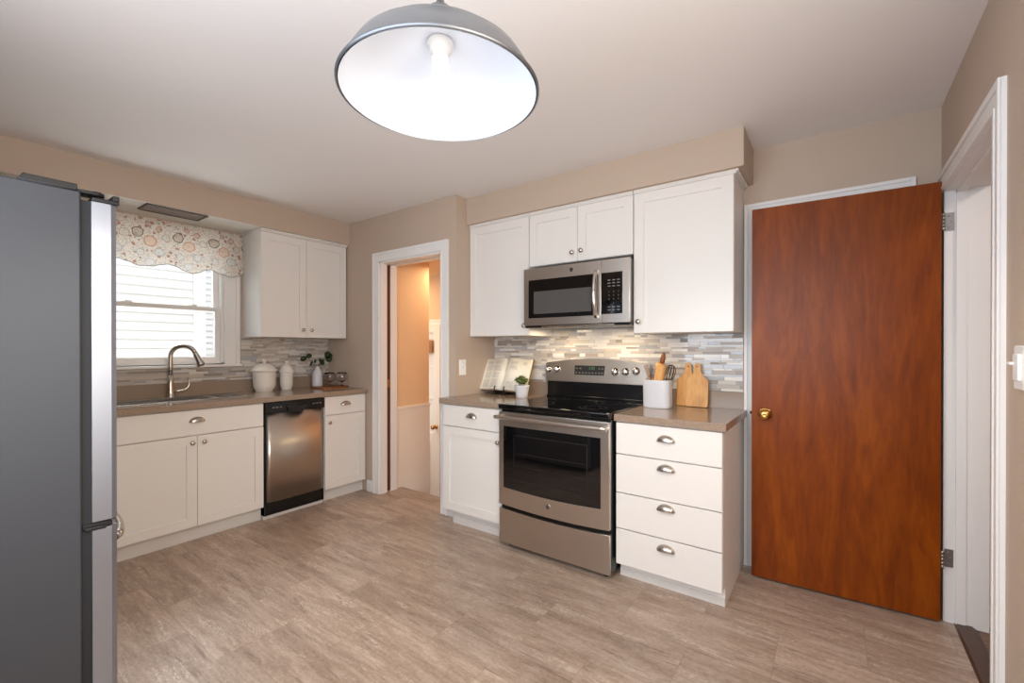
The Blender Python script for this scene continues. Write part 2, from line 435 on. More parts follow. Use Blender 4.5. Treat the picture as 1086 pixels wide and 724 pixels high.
# ------------------------------------------------ trims
def casing(bm, axis, a0, a1, ztop, plane, out, wd=.078, t=.018, legs=(1, 1), z0=0, head_ext=(0, 0)):
    """door casing round an opening a0..a1; profile: flat board + raised outer band + inner bead"""
    def bx(u0, u1, w0, w1, n0, n1, bev=.002):
        lo, hi = plane + out * n0, plane + out * n1
        if axis == 'x': box(bm, u0, u1, lo, hi, w0, w1, bev)
        else: box(bm, lo, hi, u0, u1, w0, w1, bev)
    for side, on in zip((0, 1), legs):
        if not on: continue
        e = a0 if side == 0 else a1; s = -1 if side == 0 else 1
        bx(e, e + s * wd, z0, ztop, 0, t * .62, 0)
        bx(e + s * wd * .72, e + s * wd, z0, ztop + wd, t * .62, t, .0015)
        bx(e, e + s * wd * .16, z0, ztop, t * .62, t * .8, 0)
    u0 = a0 - (wd if legs[0] else 0); u1 = a1 + (wd if legs[1] else 0)
    bx(u0, u1, ztop, ztop + wd, 0, t * .62, 0); q0 = u0 + (wd * .28 if legs[0] else 0); q1 = u1 - (wd * .28 if legs[1] else 0)
    bx(q0, q1, ztop + wd * .72, ztop + wd, t * .62, t, .0015); bx(a0 - (wd * .16 if legs[0] else 0), a1 + (wd * .16 if legs[1] else 0), ztop, ztop + wd * .16, t * .62, t * .8, 0)
# hall doorway
t1 = sthing('trim_1', (1.17, DY, 0), 'white casing round the narrow hall doorway', 'door casing')
bm = new(); casing(bm, 'x', .79, 1.55, 2.03, DY, -1); obj('casing', bm, M['white'], t1)
bm = new()
for x0, x1 in ((.79, .806), (1.534, 1.55)):
    box(bm, x0, x1, DY, -.402, 0, 2.03); box(bm, x0, x1, -.362, -.292, 0, 2.03)
box(bm, .79, 1.55, DY, -.402, 2.014, 2.03); box(bm, .79, 1.55, -.362, -.292, 2.014, 2.03)
obj('jamb', bm, M['white'], t1)
bm = new(); box(bm, .775, .800, -.400, -.364, .01, 2.012); 
pd = sthing('door_1', (.79, -.382, 0), 'reddish brown edge of the pocket door in the hall doorway', 'door')
obj('door_slab', bm, M['brownedge'], pd)
bm = new(); box(bm, .799, .802, -.392, -.372, .93, 1.0, .0005); obj('edge_pull', bm, M['brass'], pd)
# casing of closed doorway behind the brown door
t2 = sthing('trim_2', (3.95, 0, 0), 'white casing on the wall partly behind the brown door', 'door casing')
bm = new(); casing(bm, 'x', 3.645, 4.265, 2.052, 0, -1, .066, .02); obj('casing', bm, M['white'], t2)
d2 = sthing('door_2', (3.95, 0, 0), 'white closed door hidden behind the brown door', 'door')
bm = new(); box(bm, 3.648, 4.262, -.008, .0, .01, 2.05, .001); obj('door_slab', bm, M['white'], d2)
# side door opening on the right wall
t3 = sthing('trim_3', (W, -.5, 0), 'white casing and jamb of the side door opening on the right wall', 'door casing')
bm = new(); casing(bm, 'y', OY0, OY1 + .01, OZ - .012, W, -1, .078, .02, legs=(1, 0)); obj('casing', bm, M['white'], t3)
bm = new()
box(bm, W, W + .15, OY1 - .014, OY1, 0, OZ); box(bm, W, W + .15, OY0, OY0 + .014, 0, OZ); box(bm, W, W + .15, OY0, OY1, OZ - .016, OZ)
box(bm, W + .04, W + .075, OY1 - .026, OY1 - .014, 0, OZ - .016); box(bm, W + .04, W + .075, OY0 + .014, OY0 + .026, 0, OZ - .016); box(bm, W + .04, W + .075, OY0 + .014, OY1 - .014, OZ - .028, OZ - .016)
box(bm, W + .075, W + .15, OY1 - .020, OY1 - .014, 0, OZ - .016)
obj('jamb', bm, M['white'], t3)
bm = new(); box(bm, W + .004, W + .03, OY0 + .014, OY0 + .0165, .93, .99, .0005); obj('strike_plate', bm, M['iron'], t3)
bm = new(); prism(bm, [(W + .036, 0), (W + .045, .009), (W + .095, .011), (W + .112, 0)], 'y', OY0 + .014, OY1 - .014)
struct('trim_4', bm, M['threshold'], 'dark brown wooden threshold strip in the side door opening', 'threshold')

# baseboards
def baseboard(name, pts, label):
    bm = new()
    for (x0, x1, y0, y1) in pts:
        box(bm, x0, x1, y0, y1, 0, .085, .003); 
        cx = (x0 + x1) / 2; cy = (y0 + y1) / 2
        if x1 - x0 < y1 - y0: box(bm, cx - .004, cx + .004, y0, y1, .08, .10, .002)
        else: box(bm, x0, x1, cy - .004, cy + .004, .08, .10, .002)
    return struct(name, bm, M['white'], label, 'baseboard')
baseboard('baseboard_doorway', [(.625, .711, DY - .014, DY)], 'short white baseboard left of the hall doorway')
baseboard('baseboard_return', [(1.63, RX, DY - .014, DY)], 'short white baseboard right of the hall doorway')
baseboard('baseboard_right', [(W - .014, W, BACK, OY0 - .08)], 'white baseboard along the right wall')

# ------------------------------------------------ kitchen window over the sink
win = sthing('window_1', (0, -1.79, WZ0), 'white double-hung window over the sink', 'window')
bm = new()
for y0, y1 in ((WY0 - .115, WY0), (WY1, WY1 + .115)):
    box(bm, 0, .016, y0, y1, 1.145, 2.165, .002)
    e = y1 if y0 >= WY1 - .01 else y0; s = -1 if e == y1 else 1
    box(bm, .012, .024, e, e + s * .028, 1.145, 2.165, .002)
    e2 = WY1 if y0 >= WY1 - .01 else WY0; s2 = 1 if e2 == WY1 else -1
    box(bm, .010, .020, e2, e2 + s2 * .018, 1.145, 2.165, .002)
box(bm, 0, .016, WY0, WY1, WZ1, 2.165, .002)
obj('casing', bm, M['white'], win)
bm = new(); box(bm, -.03, .045, WY0 - .125, WY1 + .125, 1.128, 1.148, .004); obj('stool', bm, M['white'], win)
bm = new()
box(bm, -.15, 0, WY0, WY0 + .018, WZ0, WZ1); box(bm, -.15, 0, WY1 - .018, WY1, WZ0, WZ1); box(bm, -.15, 0, WY0, WY1, WZ1 - .018, WZ1); box(bm, -.15, .0, WY0, WY1, WZ0 - .007, WZ0 + .008)
obj('window_frame', bm, M['white'], win)
a0, a1 = WY0 + .018, WY1 - .018
def sash(nm, x0, x1, z0, z1, bot, top):
    bm = new()
    box(bm, x0, x1, a0, a0 + .038, z0, z1, .003); box(bm, x0, x1, a1 - .038, a1, z0, z1, .003)
    box(bm, x0, x1, a0 + .038, a1 - .038, z0, z0 + bot, .003); box(bm, x0, x1, a0 + .038, a1 - .038, z1 - top, z1, .003)
    s = obj(nm, bm, M['white'], win)
    bm = new(); xc = (x0 + x1) / 2; box(bm, xc - .002, xc + .002, a0 + .036, a1 - .036, z0 + bot - .002, z1 - top + .002); obj('pane', bm, M['pane'], s)
    return s
s_up = sash('upper_sash', -.085, -.055, 1.575, WZ1 - .018, .035, .045)
s_lo = sash('lower_sash', -.05, -.018, WZ0 + .008, 1.605, .045, .034)
for y in (-2.0, -1.6):
    bm = new(); box(bm, -.045, -.02, y - .028, y + .028, 1.605, 1.611, .002); lathe(bm, [(.009, 0), (.009, .010)], (-.032, y, 1.609), 16); box(bm, -.045, -.028, y - .004, y + .03, 1.612, 1.618, .002)
    obj('sash_lock', bm, M['white'], win)

# ================================================================== CABINETS
def K(axis, plane):
    """returns mapper: box in (u along wall, w up, n outward)"""
    def f(bm, u0, u1, w0, w1, n0, n1, bev=0, mi=0):
        if axis == 'S': box(bm, u0, u1, plane - n1, plane - n0, w0, w1, bev, mi)
        else: box(bm, plane + n0, plane + n1, u0, u1, w0, w1, bev, mi)
    f.axis = axis; f.plane = plane
    f.pt = (lambda u, w, n: (u, plane - n, w)) if axis == 'S' else (lambda u, w, n: (plane + n, u, w))
    return f
def shaker(k, u0, u1, w0, w1, fr=.058, t=.02):
    bm = new(); g = .0015; u0 += g; u1 -= g; w0 += g; w1 -= g
    k(bm, u0, u0 + fr, w0, w1, 0, t); k(bm, u1 - fr, u1, w0, w1, 0, t)
    k(bm, u0 + fr, u1 - fr, w0, w0 + fr, 0, t); k(bm, u0 + fr, u1 - fr, w1 - fr, w1, 0, t)
    k(bm, u0 + fr, u1 - fr, w0 + fr, w1 - fr, 0, t - .009)
    return bm
def slab(k, u0, u1, w0, w1, t=.02):
    bm = new(); g = .0015; k(bm, u0 + g, u1 - g, w0 + g, w1 - g, 0, t, .0015); return bm
def knob(k, u, w, parent, n=.02):
    bm = new(); c = k.pt(u, w, n); s = -1 if k.axis == 'S' else 1
    prof = [(.007, 0), (.0065, .004 * s), (.0055, .012 * s), (.009, .015 * s), (.0145, .019 * s), (.0155, .023 * s), (.0135, .028 * s), (.008, .031 * s), (.0005, .032 * s)]
    lathe(bm, prof, c, 24, 'y' if k.axis == 'S' else 'x'); obj('knob', bm, M['nickel'], parent)
def cup_pull(k, u, w, parent, n=.02):
    bm = new(); A, B, D = .047, .030, .026; nu, nv = 20, 8
    rows = []
    for j in range(nv + 1):
        th = -0.12 + (PI / 2 + .12) * j / nv        # from just below centre (front) to flush at top
        row = []
        for i in range(nu + 1):
            ph = PI * i / nu
            uu = -A * math.cos(ph) * (1 if th < 0 else math.cos(th) ** .25 if j < nv else 0.0)
            r = math.sin(ph)
            ww = B * math.sin(th) * max(r, .0); nn = D * math.cos(th) * r ** .7
            uu = -A * math.cos(ph)
            row.append(bm.verts.new(k.pt(u + uu, w + ww - .008 + .004 * math.sin(ph), n + .001 + nn)))
        rows.append(row)
    for a, b in zip(rows, rows[1:]):
        for i in range(nu):
            try: f = bm.faces.new((a[i], a[i + 1], b[i + 1], b[i])); f.smooth = True
            except ValueError: pass
    bmesh.ops.remove_doubles(bm, verts=bm.verts, dist=.0003)
    # back flange
    poly = []
    for i in range(28):
        a = 2 * PI * i / 28; poly.append((u + .048 * math.cos(a), w - .008 + (.027 if math.sin(a) > 0 else .004) * math.sin(a)))
    if k.axis == 'S': prism(bm, poly, 'y', k.plane - n, k.plane - n - .0018)
    else: prism(bm, poly, 'x', k.plane + n, k.plane + n + .0018)
    obj('cup_pull', bm, M['nickel'], parent)

# ---- upper cabinets, range wall
kS = K('S', -.299)
UB, UT = 1.368, 2.211
def upper_S(name, x0, x1, z0, z1, doors, label, crown_end=False, group=None):
    t = thing(name, ((x0 + x1) / 2, -.16, z0), label, 'cabinet', group)
    bm = new(); box(bm, x0, x1, -.299, -.002, z0, z1, .001); obj('body', bm, M['cab'], t)
    for (a, b, kn) in doors:
        d = obj('cabinet_door', shaker(kS, a, b, z0, z1, .06), M['cab'], t)
        knob(kS, kn[0], kn[1], d)
    bm = new(); box(bm, x0, x1 + (.012 if crown_end else 0), -.322, -.002, z1, z1 + .010, .001); box(bm, x0, x1 + (.024 if crown_end else 0), -.326, -.002, z1 + .010, z1 + .021, .001)
    obj('top_moulding', bm, M['cab'], t)
    return t
upper_S('wall_cabinet', 1.706, 2.259, UB, UT, [(1.706, 2.259, (2.226, 1.437))], 'white tall wall cabinet left of the microwave')
upper_S('wall_cabinet', 2.262, 3.020, 1.85, UT, [(2.262, 2.640, (2.608, 1.909)), (2.640, 3.020, (2.674, 1.914))], 'short white two-door wall cabinet above the microwave')
upper_S('wall_cabinet', 3.023, 3.573, UB, UT, [(3.023, 3.573, (3.057, 1.437))], 'white tall wall cabinet right of the microwave', True)
# ---- upper cabinet, sink wall
kK = K('K', .302)
t = thing('wall_cabinet', (.15, -.87, UB), 'white two-door wall cabinet right of the kitchen window', 'cabinet')
bm = new(); box(bm, .002, .302, -1.253, DY - .012, UB, UT, .001); obj('body', bm, M['cab'], t)
for a, b, u in ((-1.253, -.874, -.912), (-.874, -.487, -.836)):
    d = obj('cabinet_door', shaker(kK, a, b, UB, UT, .06), M['cab'], t); knob(kK, u, 1.433, d)
bm = new(); box(bm, .002, .334, -1.257, DY - .012, UT, UT + .010, .002); box(bm, .002, .345, -1.262, DY - .012, UT + .010, UT + .022, .002); obj('top_moulding', bm, M['cab'], t)

# ---- base cabinets
kbS = K('S', -.60)
def base_S(x0, x1, label, toe0, toe1):
    t = thing('base_cabinet', ((x0 + x1) / 2, -.3, 0), label, 'cabinet')
    bm = new(); box(bm, x0, x1, -.60, -.003, .10, .877, .001)
    box(bm, toe0, toe1, -.545, -.003, 0, .10); obj('body', bm, M['cab'], t)
    return t
bl = base_S(1.706, 2.258, 'white base cabinet with one drawer and one door left of the range', 1.745, 2.258)
bm = new(); box(bm, 1.745, 2.258, -.552, -.545, 0, .055, .001); obj('toe_kick', bm, M['toe'], bl)
d = obj('drawer', slab(kbS, 1.712, 2.258, .722, .872), M['cab'], bl); cup_pull(kbS, 1.985, .805, d)
d = obj('cabinet_door', shaker(kbS, 1.712, 2.258, .118, .718, .058), M['cab'], bl); knob(kbS, 2.224, .657, d)
br_ = base_S(3.034, 3.576, 'white base cabinet with four drawers between range and brown door', 3.034, 3.576)
bm = new(); box(bm, 3.034, 3.576, -.552, -.545, 0, .04, .001); obj('toe_kick', bm, M['toe'], br_)
for z0, z1, pz in ((.700, .872, .803), (.487, .697, .652), (.291, .484, .447), (.092, .288, .238)):
    d = obj('drawer', slab(kbS, 3.036, 3.576, z0, z1), M['cab'], br_); cup_pull(kbS, 3.308, pz, d)

kbK = K('K', .586)
sc = thing('base_cabinet', (.3, -1.79, 0), 'white sink cabinet with a wide false drawer and two doors', 'cabinet')
bm = new()                                          # open box: the bowls hang inside
box(bm, .01, .586, -2.215, -2.197, .10, .877); box(bm, .01, .586, -1.381, -1.363, .10, .877); box(bm, .01, .586, -2.197, -1.381, .10, .118)
box(bm, .55, .586, -2.197, -1.381, .118, .877); box(bm, .01, .55, -2.215, -1.363, 0, .10)
obj('body', bm, M['cab'], sc)
d = obj('drawer', slab(kbK, -2.215, -1.365, .705, .872), M['cab'], sc); cup_pull(kbK, -1.79, .80, d)
for a, b, u in ((-2.215, -1.788, -1.820), (-1.788, -1.365, -1.752)):
    d = obj('cabinet_door', shaker(kbK, a, b, .102, .701, .058), M['cab'], sc); knob(kbK, u, .657, d)
bm = new(); box(bm, .55, .556, -2.215, -1.363, 0, .095, .001); obj('toe_kick', bm, M['toe'], sc)
cc = thing('base_cabinet', (.3, -.68, 0), 'narrow white base cabinet between dishwasher and hall doorway', 'cabinet')
bm = new(); box(bm, .01, .586, -.878, DY - .014, .10, .877, .001); box(bm, .01, .55, -.878, DY - .004, 0, .10); obj('body', bm, M['cab'], cc)
bm = new(); box(bm, .586, .606, -.494, DY - .012, .10, .877, .001); obj('filler_strip', bm, M['cab'], cc)
d = obj('drawer', slab(kbK, -.876, -.494, .718, .872), M['cab'], cc); cup_pull(kbK, -.684, .80, d)
d = obj('cabinet_door', shaker(kbK, -.876, -.494, .102, .714, .058), M['cab'], cc); knob(kbK, -.842, .659, d)
bm = new(); box(bm, .55, .556, -.878, DY - .016, 0, .095, .001); obj('toe_kick', bm, M['toe'], cc)
# cabinet further left, behind the fridge
c4 = thing('base_cabinet', (.3, -2.6, 0), 'white base cabinet in the corner behind the fridge', 'cabinet')
bm = new(); box(bm, .01, .586, -3.0, -2.218, .10, .877, .001); box(bm, .01, .55, -3.0, -2.218, 0, .10); obj('body', bm, M['cab'], c4)
for a, b in ((-3.0, -2.61), (-2.61, -2.22)): obj('cabinet_door', shaker(kbK, a, b, .102, .872, .058), M['cab'], c4)

# ---- worktops
SX0, SX1, SY0, SY1 = .112, .425, -2.19, -1.385
bm = new()
box(bm, .002, SX0, -3.0, DY - .003, .878, .916); box(bm, SX1, .632, -3.0, DY - .003, .878, .916)
box(bm, SX0, SX1, -3.0, SY0, .878, .916); box(bm, SX0, SX1, SY1, DY - .003, .878, .916)
o = obj('worktop', bm, M['worktop'])
bm = new(); box(bm, .002, .021, -3.0, DY - .003, .916, 1.016); struct('trim_10', bm, M['worktop'], 'low taupe upstand along the sink wall', 'upstand'); tag(o, 'long taupe worktop holding the sink under the kitchen window', 'worktop')
bm = new(); box(bm, 1.683, 2.259, -.636, DY - .002, .878, .916, .002); box(bm, RX + .002, 2.259, DY - .004, -.002, .878, .916, .002)
o = obj('worktop', bm, M['worktop'])
bm = new(); box(bm, RX + .002, 2.259, -.021, -.002, .916, 1.016, .001); struct('trim_11', bm, M['worktop'], 'low taupe upstand left of the range', 'upstand'); tag(o, 'short taupe worktop left of the range under the open book', 'worktop')
bm = new(); box(bm, 3.030, 3.594, -.636, -.002, .878, .916, .002)
o = obj('worktop', bm, M['worktop'])
bm = new(); box(bm, 3.030, 3.580, -.021, -.002, .916, 1.016, .001); struct('trim_12', bm, M['worktop'], 'low taupe upstand right of the range', 'upstand'); tag(o, 'short taupe worktop right of the range under the cutting boards', 'worktop')

# ---- backsplashes: real strips of mosaic
def mosaic(name, axis, plane, out, u0, u1, z0, z1, label, holes=()):
    bm = new(); t0, t1 = .001, .005
    def bx(a, b, c, d, n0, n1, mi):
        lo, hi = plane + out * n0, plane + out * n1
        if axis == 'x': box(bm, a, b, lo, hi, c, d, 0, mi)
        else: box(bm, lo, hi, a, b, c, d, 0, mi)
    def blocked(u, z):
        return any(h[0] < u < h[1] and h[2] < z < h[3] for h in holes)
    if holes:
        h = holes[0]
        bx(u0, h[1], z0, h[2], 0, .004, 8); bx(h[1], u1, z0, z1, 0, .004, 8)
    else: bx(u0, u1, z0, z1, 0, .004, 8)
    z = z0
    while z < z1 - .004:
        hh = random.choice((.0125, .0125, .0165, .024)); zt = min(z + hh, z1)
        u = u0 - random.random() * .08
        while u < u1:
            L = random.choice((.045, .07, .1, .13, .16)); a = max(u, u0); b = min(u + L, u1)
            if b - a > .004 and not (blocked((a + b) / 2, (z + zt) / 2)):
                if holes and z + .002 > holes[0][2]: a = max(a, holes[0][1])
                if b - a > .004: bx(a + .0008, b - .0008, z + .0008, zt - .0008, .003, .0065 + random.random() * .0015, random.choice((0, 0, 1, 1, 2, 3, 3, 4, 4, 5, 6, 6, 7, 7)))
            u += L
        z = zt
    return struct(name, bm, tile + [M['grout']], label, 'backsplash')
mosaic('trim_5', 'x', 0, -1, RX + .001, 3.573, 1.0165, 1.84, 'grey and cream strip mosaic backsplash behind the range', )
mosaic('trim_6', 'y', 0, 1, -3.0, DY - .001, 1.0165, UB - .001, 'beige strip mosaic backsplash under the window and sink cabinets', holes=((-3.1, -1.27, 1.127, 1.5),))

# ================================================================== RANGE
X0, X1 = 2.262, 3.024
r = thing('range', (2.643, -.35, 0), 'stainless steel electric range with black glass cooktop', 'range')
bm = new(); box(bm, X0 + .003, X1 - .003, -.645, -.025, .035, .885, .003)
for x in (X0 + .05, X1 - .05):
    for y in (-.6, -.08): lathe(bm, [(.018, 0), (.018, .036)], (x, y, 0), 16)
obj('body', bm, M['black'], r)
bm = new(); box(bm, X0, X1, -.682, -.055, .889, .922, .006); obj('cooktop', bm, M['glassblack'], r)
bm = new(); box(bm, X0 + .004, X1 - .004, -.675, -.06, .9222, .9226)
bm.free()
M['burner'] = flat('burner_ring_print', (30, 30, 32), .3)
for cx, cy, rad in ((2.45, -.50, .105), (2.84, -.50, .085), (2.45, -.22, .075), (2.84, -.22, .105)):
    for rr in (rad, rad * .62):
        bm = new(); n = 48; A = [bm.verts.new((cx + rr * math.cos(2 * PI * i / n), cy + rr * math.sin(2 * PI * i / n), .9226)) for i in range(n)]
        B = [bm.verts.new((cx + (rr - .003) * math.cos(2 * PI * i / n), cy + (rr - .003) * math.sin(2 * PI * i / n), .9226)) for i in range(n)]
        for i in range(n): bm.faces.new((A[i], A[(i + 1) % n], B[(i + 1) % n], B[i]))
        obj('burner_ring', bm, M['burner'], r)
# oven door: stainless with bowed lower edge
def bow(u0, u1, z, sag, n=12, rev=False):
    p = [(u0 + (u1 - u0) * i / n, z - sag * math.sin(PI * i / n)) for i in range(n + 1)]
    return p[::-1] if rev else p
FR = -.676
bm = new()
prism(bm, [(X0 + .003, .872)] + bow(X0 + .003, X1 - .003, .282, .014) + [(X1 - .003, .872)], 'y', -.647, FR, bev=.002)
dr = obj('oven_door', bm, M['steel'], r)
bm = new(); prism(bm, [(2.303, .783)] + bow(2.303, 2.971, .392, .012) + [(2.971, .783)], 'y', FR + .002, FR - .0025, bev=.0008)
obj('oven_glass', bm, M['glassblack'], dr)
bm = new()
for a in ((2.382, 2.388, .445, .735), (2.886, 2.892, .445, .735), (2.382, 2.892, .729, .735), (2.382, 2.892, .445, .451)): box(bm, a[0], a[1], FR - .0026, FR - .0029, a[2], a[3])
for z in (.54, .62): box(bm, 2.39, 2.886, FR - .0026, FR - .0028, z, z + .003)
M['winline'] = flat('oven_window_line', (30, 27, 26), .3); obj('window_outline', bm, M['winline'], dr)
# handle: flat bar on brackets
bm = new(); n = 20
tube(bm, [(X0 + .0 + (X1 - X0) * i / n, FR - .040 - .010 * math.sin(PI * i / n), .842) for i in range(n + 1)], .0125, 14)
box(bm, X0 + .004, X0 + .034, FR - .045, FR + .002, .832, .853, .004); box(bm, X1 - .034, X1 - .004, FR - .045, FR + .002, .832, .853, .004)
obj('handle', bm, M['steel'], dr)
bm = new(); lathe(bm, [(.0165, 0), (.0165, -.002), (.0145, -.003), (.001, -.003)], (2.633, FR, .333), 32, 'y'); 
em = obj('emblem', bm, M['chrome'], dr)
bm = new(); lathe(bm, [(.0125, 0), (.0125, -.0006), (.001, -.0006)], (2.633, FR - .003, .333), 32, 'y', mi=0)
textbm(bm, 'GE', .016, lambda u, v, w_: (2.633 + u, FR - .0042, .333 + v), mi=1)
obj('monogram', bm, [M['blackplastic'], M['chrome']], em)
bm = new(); prism(bm, [(X0 + .003, .035)] + [(X1 - .003, .035)] + bow(X0 + .003, X1 - .003, .255, .014, rev=True), 'y', -.647, FR + .004, bev=.002)
obj('storage_drawer', bm, M['steel'], r)
# black backguard + tilted stainless control panel
bm = new(); box(bm, X0 + .003, X1 - .003, -.075, -.02, .9, 1.045, .003); box(bm, X0 + .003, X1 - .003, -.088, -.075, .922, .936, .003)
obj('backguard', bm, M['black'], r)
nn = 24; poly_top = [(X0 - .012 + (X1 - X0 + .024) * i / nn, 1.168 + .036 * math.sin(PI * i / nn)) for i in range(nn + 1)]
bm = new()
def PY(z): return -.098 + (z - 1.03) * .16       # front face leans back
pts = [(X0 - .004, 1.036)] + [(min(max(x, X0 - .012 + .0), X1 + .012), z) for x, z in poly_top] + [(X1 + .004, 1.036)]
A = [bm.verts.new((x, PY(z), z)) for x, z in pts]; B = [bm.verts.new((x, -.020, z)) for x, z in pts]
bm.faces.new(A); bm.faces.new(B)
for i in range(len(pts)):
    j = (i + 1) % len(pts); bm.faces.new((A[i], A[j], B[j], B[i]))
bmesh.ops.bevel(bm, geom=[e for e in bm.edges if e.verts[0] in A and e.verts[1] in A], offset=.005, segments=3, affect='EDGES')
cp = obj('control_panel', bm, M['steel'], r)
def panel_pt(x, z, n): return (x, PY(z) - n * .987, z + n * .158)
for x, z in ((2.279, 1.118), (2.352, 1.121), (2.806, 1.115), (2.880, 1.117), (2.952, 1.124)):
    bm = new(); c = panel_pt(x, z, 0)
    lathe(bm, [(.0275, .0), (.0275, -.003), (.021, -.005), (.019, -.022), (.016, -.025), (.001, -.0255)], c, 28, 'y'); box(bm, x - .0045, x + .0045, c[1] - .031, c[1] - .02, z - .02, z + .02, .002)
    obj('control_knob', bm, M['chrome'], cp)
bm = new(); x0_, x1_, z0_, z1_ = 2.486, 2.726, 1.088, 1.154
vs = [bm.verts.new(panel_pt(x, z, n)) for n in (.0, .003) for x, z in ((x0_ + .012, z0_), (x1_, z0_), (x1_ + .004, z1_), (x0_ + .012, z1_))]
for q in ((0, 1, 2, 3), (4, 5, 6, 7), (0, 1, 5, 4), (1, 2, 6, 5), (2, 3, 7, 6), (3, 0, 4, 7)): bm.faces.new([vs[i] for i in q])
dp = obj('display', bm, M['blackplastic'], cp)
bm = new(); textbm(bm, '3:32', .026, lambda u, v, w_: panel_pt(2.632 + u, 1.134 + v, .0035)); obj('clock_digits', bm, M['clock'], dp)
for x in (2.515, 2.54, 2.565, 2.59, 2.615, 2.64, 2.665, 2.69, 2.712):
    c = panel_pt(x, 1.103, .0035); bm = new(); box(bm, x - .006, x + .006, c[1] - .0003, c[1], 1.100, 1.106); obj('button', bm, M['digit'], dp)
for x in (2.515, 2.545, 2.69, 2.712):
    c = panel_pt(x, 1.134, .0035); bm = new(); box(bm, x - .006, x + .006, c[1] - .0003, c[1], 1.131, 1.137); obj('button', bm, M['digit'], dp)

# ================================================================== MICROWAVE
mw = thing('microwave', (2.643, -.2, 1.417), 'stainless steel over-the-range microwave with black window', 'microwave')
MF = -.389
bm = new(); box(bm, X0 + .003, X1 - .001, -.362, -.012, 1.425, 1.818, .003); obj('body', bm, M['blackplastic'], mw)
bm = new(); box(bm, X0, 2.842, -.362, MF, 1.432, 1.822, .003); md = obj('microwave_door', bm, M['steel'], mw)
bm = new(); box(bm, 2.843, X1, -.362, MF + .001, 1.432, 1.822, .003); mp_ = obj('control_panel', bm, M['steel'], mw)
bm = new(); box(bm, X0 + .004, X1 - .004, -.375, -.04, 1.417, 1.431, .002); obj('bottom_vent', bm, M['black'], mw)
bm = new()
for i in range(14): box(bm, X0 + .06 + i * .018, X0 + .07 + i * .018, -.34, -.27, 1.4155, 1.4172)
box(bm, X0 + .14, X1 - .10, -.386, -.376, 1.418, 1.428, .002)
obj('vent_grille', bm, M['nickel'], mw)
bm = new(); box(bm, 2.303, 2.797, MF + .002, MF - .002, 1.482, 1.742, .001); wd_ = obj('black_window', bm, M['glassblack'], md)
M['mesh'] = flat('microwave_window_mesh', (84, 82, 80), .12, coat=.6)
bm = new(); box(bm, 2.346, 2.776, MF - .0019, MF - .0028, 1.510, 1.662); obj('window_screen', bm, M['mesh'], wd_)
bm = new(); box(bm, 2.842, 2.980, MF + .002, MF - .002, 1.487, 1.741, .001); kp = obj('keypad', bm, M['glassblack'], mp_)
bm = new()
rows_ = ['123', '456', '789', '', '']
for j in range(4):
    for i in range(3):
        textbm(bm, '123456789 0 '[j * 3 + i], .014, lambda u, v, w_: (2.895 + i * .030 + u, MF - .0024, 1.622 - j * .023 + v))
for z in (1.69, 1.672, 1.653, 1.526, 1.508):
    for i in range(3): box(bm, 2.886 + i * .030, 2.904 + i * .030, MF - .0024, MF - .0021, z, z + .006)
obj('key_labels', bm, M['digit'], kp)
bm = new(); tube(bm, [(2.812, MF - .012 - .032 * math.sin(PI * i / 16) ** .8, 1.470 + .285 * i / 16) for i in range(17)], .0115, 14)
box(bm, 2.802, 2.822, MF - .014, MF + .002, 1.464, 1.482, .003); box(bm, 2.802, 2.822, MF - .014, MF + .002, 1.745, 1.763, .003)
obj('handle', bm, M['chrome'], md)
bm = new(); lathe(bm, [(.0145, 0), (.0145, -.002), (.001, -.002)], (2.636, MF, 1.785), 32, 'y'); em = obj('emblem', bm, M['chrome'], md)
bm = new(); lathe(bm, [(.0118, 0), (.0118, -.0005), (.001, -.0005)], (2.636, MF - .002, 1.785), 32, 'y')
textbm(bm, 'GE', .0145, lambda u, v, w_: (2.636 + u, MF - .0031, 1.785 + v), mi=1); obj('monogram', bm, [M['blackplastic'], M['chrome']], em)
for i, x in enumerate((2.42, 2.86)):
    area('microwave_underlight', (x, -.22, 1.412), (0, 0, 0), .12, .05, 1.6, (1.0, .78, .5))

# ================================================================== DISHWASHER
dw = thing('dishwasher', (.3, -1.12, 0), 'stainless steel dishwasher with black control strip', 'dishwasher')
D0, D1 = -1.357, -.884
bm = new(); box(bm, .03, .575, D0 + .002, D1 - .002, .02, .872); obj('body', bm, M['blackplastic'], dw)
bm = new(); n = 16
poly = [(D0 + .002 + .012, .0)]
A = []
bmp = [(.585, D0 + .014)] + [(.607 + .016 * math.sin(PI * i / n) ** .7, D0 + .014 + (D1 - D0 - .024) * i / n) for i in range(n + 1)] + [(.585, D1 - .010)]
prism(bm, bmp, 'z', .128, .790)
for f in bm.faces: f.smooth = abs(f.normal.z) < .5
dd = obj('dishwasher_door', bm, M['steel'], dw)
bm = new(); box(bm, .575, .622, D0 + .002, D1 - .004, .792, .872, .004); box(bm, .575, .604, D0 + .002, D0 + .013, .03, .80); box(bm, .575, .604, D1 - .009, D1 - .004, .03, .80)
cs = obj('control_strip', bm, M['black'], dw)
for y in [-1.31 + .028 * i for i in range(3)] + [-.99 + .028 * i for i in range(3)]:
    bm = new(); box(bm, .6218, .6225, y, y + .016, .83, .837); obj('button', bm, M['digit'], cs)
bm = new(); prism(bm, [(-1.205, .836), (-1.045, .836), (-1.06, .800), (-1.085, .782), (-1.165, .782), (-1.19, .800)], 'x', .612, .640, bev=.004); obj('latch_handle', bm, M['blackplastic'], cs)
bm = new(); box(bm, .54, .596, D0 + .002, D1 - .004, .028, .126, .002); obj('kick_plate', bm, M['black'], dw)
bm = new(); box(bm, .53, .580, D0, D1, 0, .026, .001); obj('floor_strip', bm, M['toe'], dw)

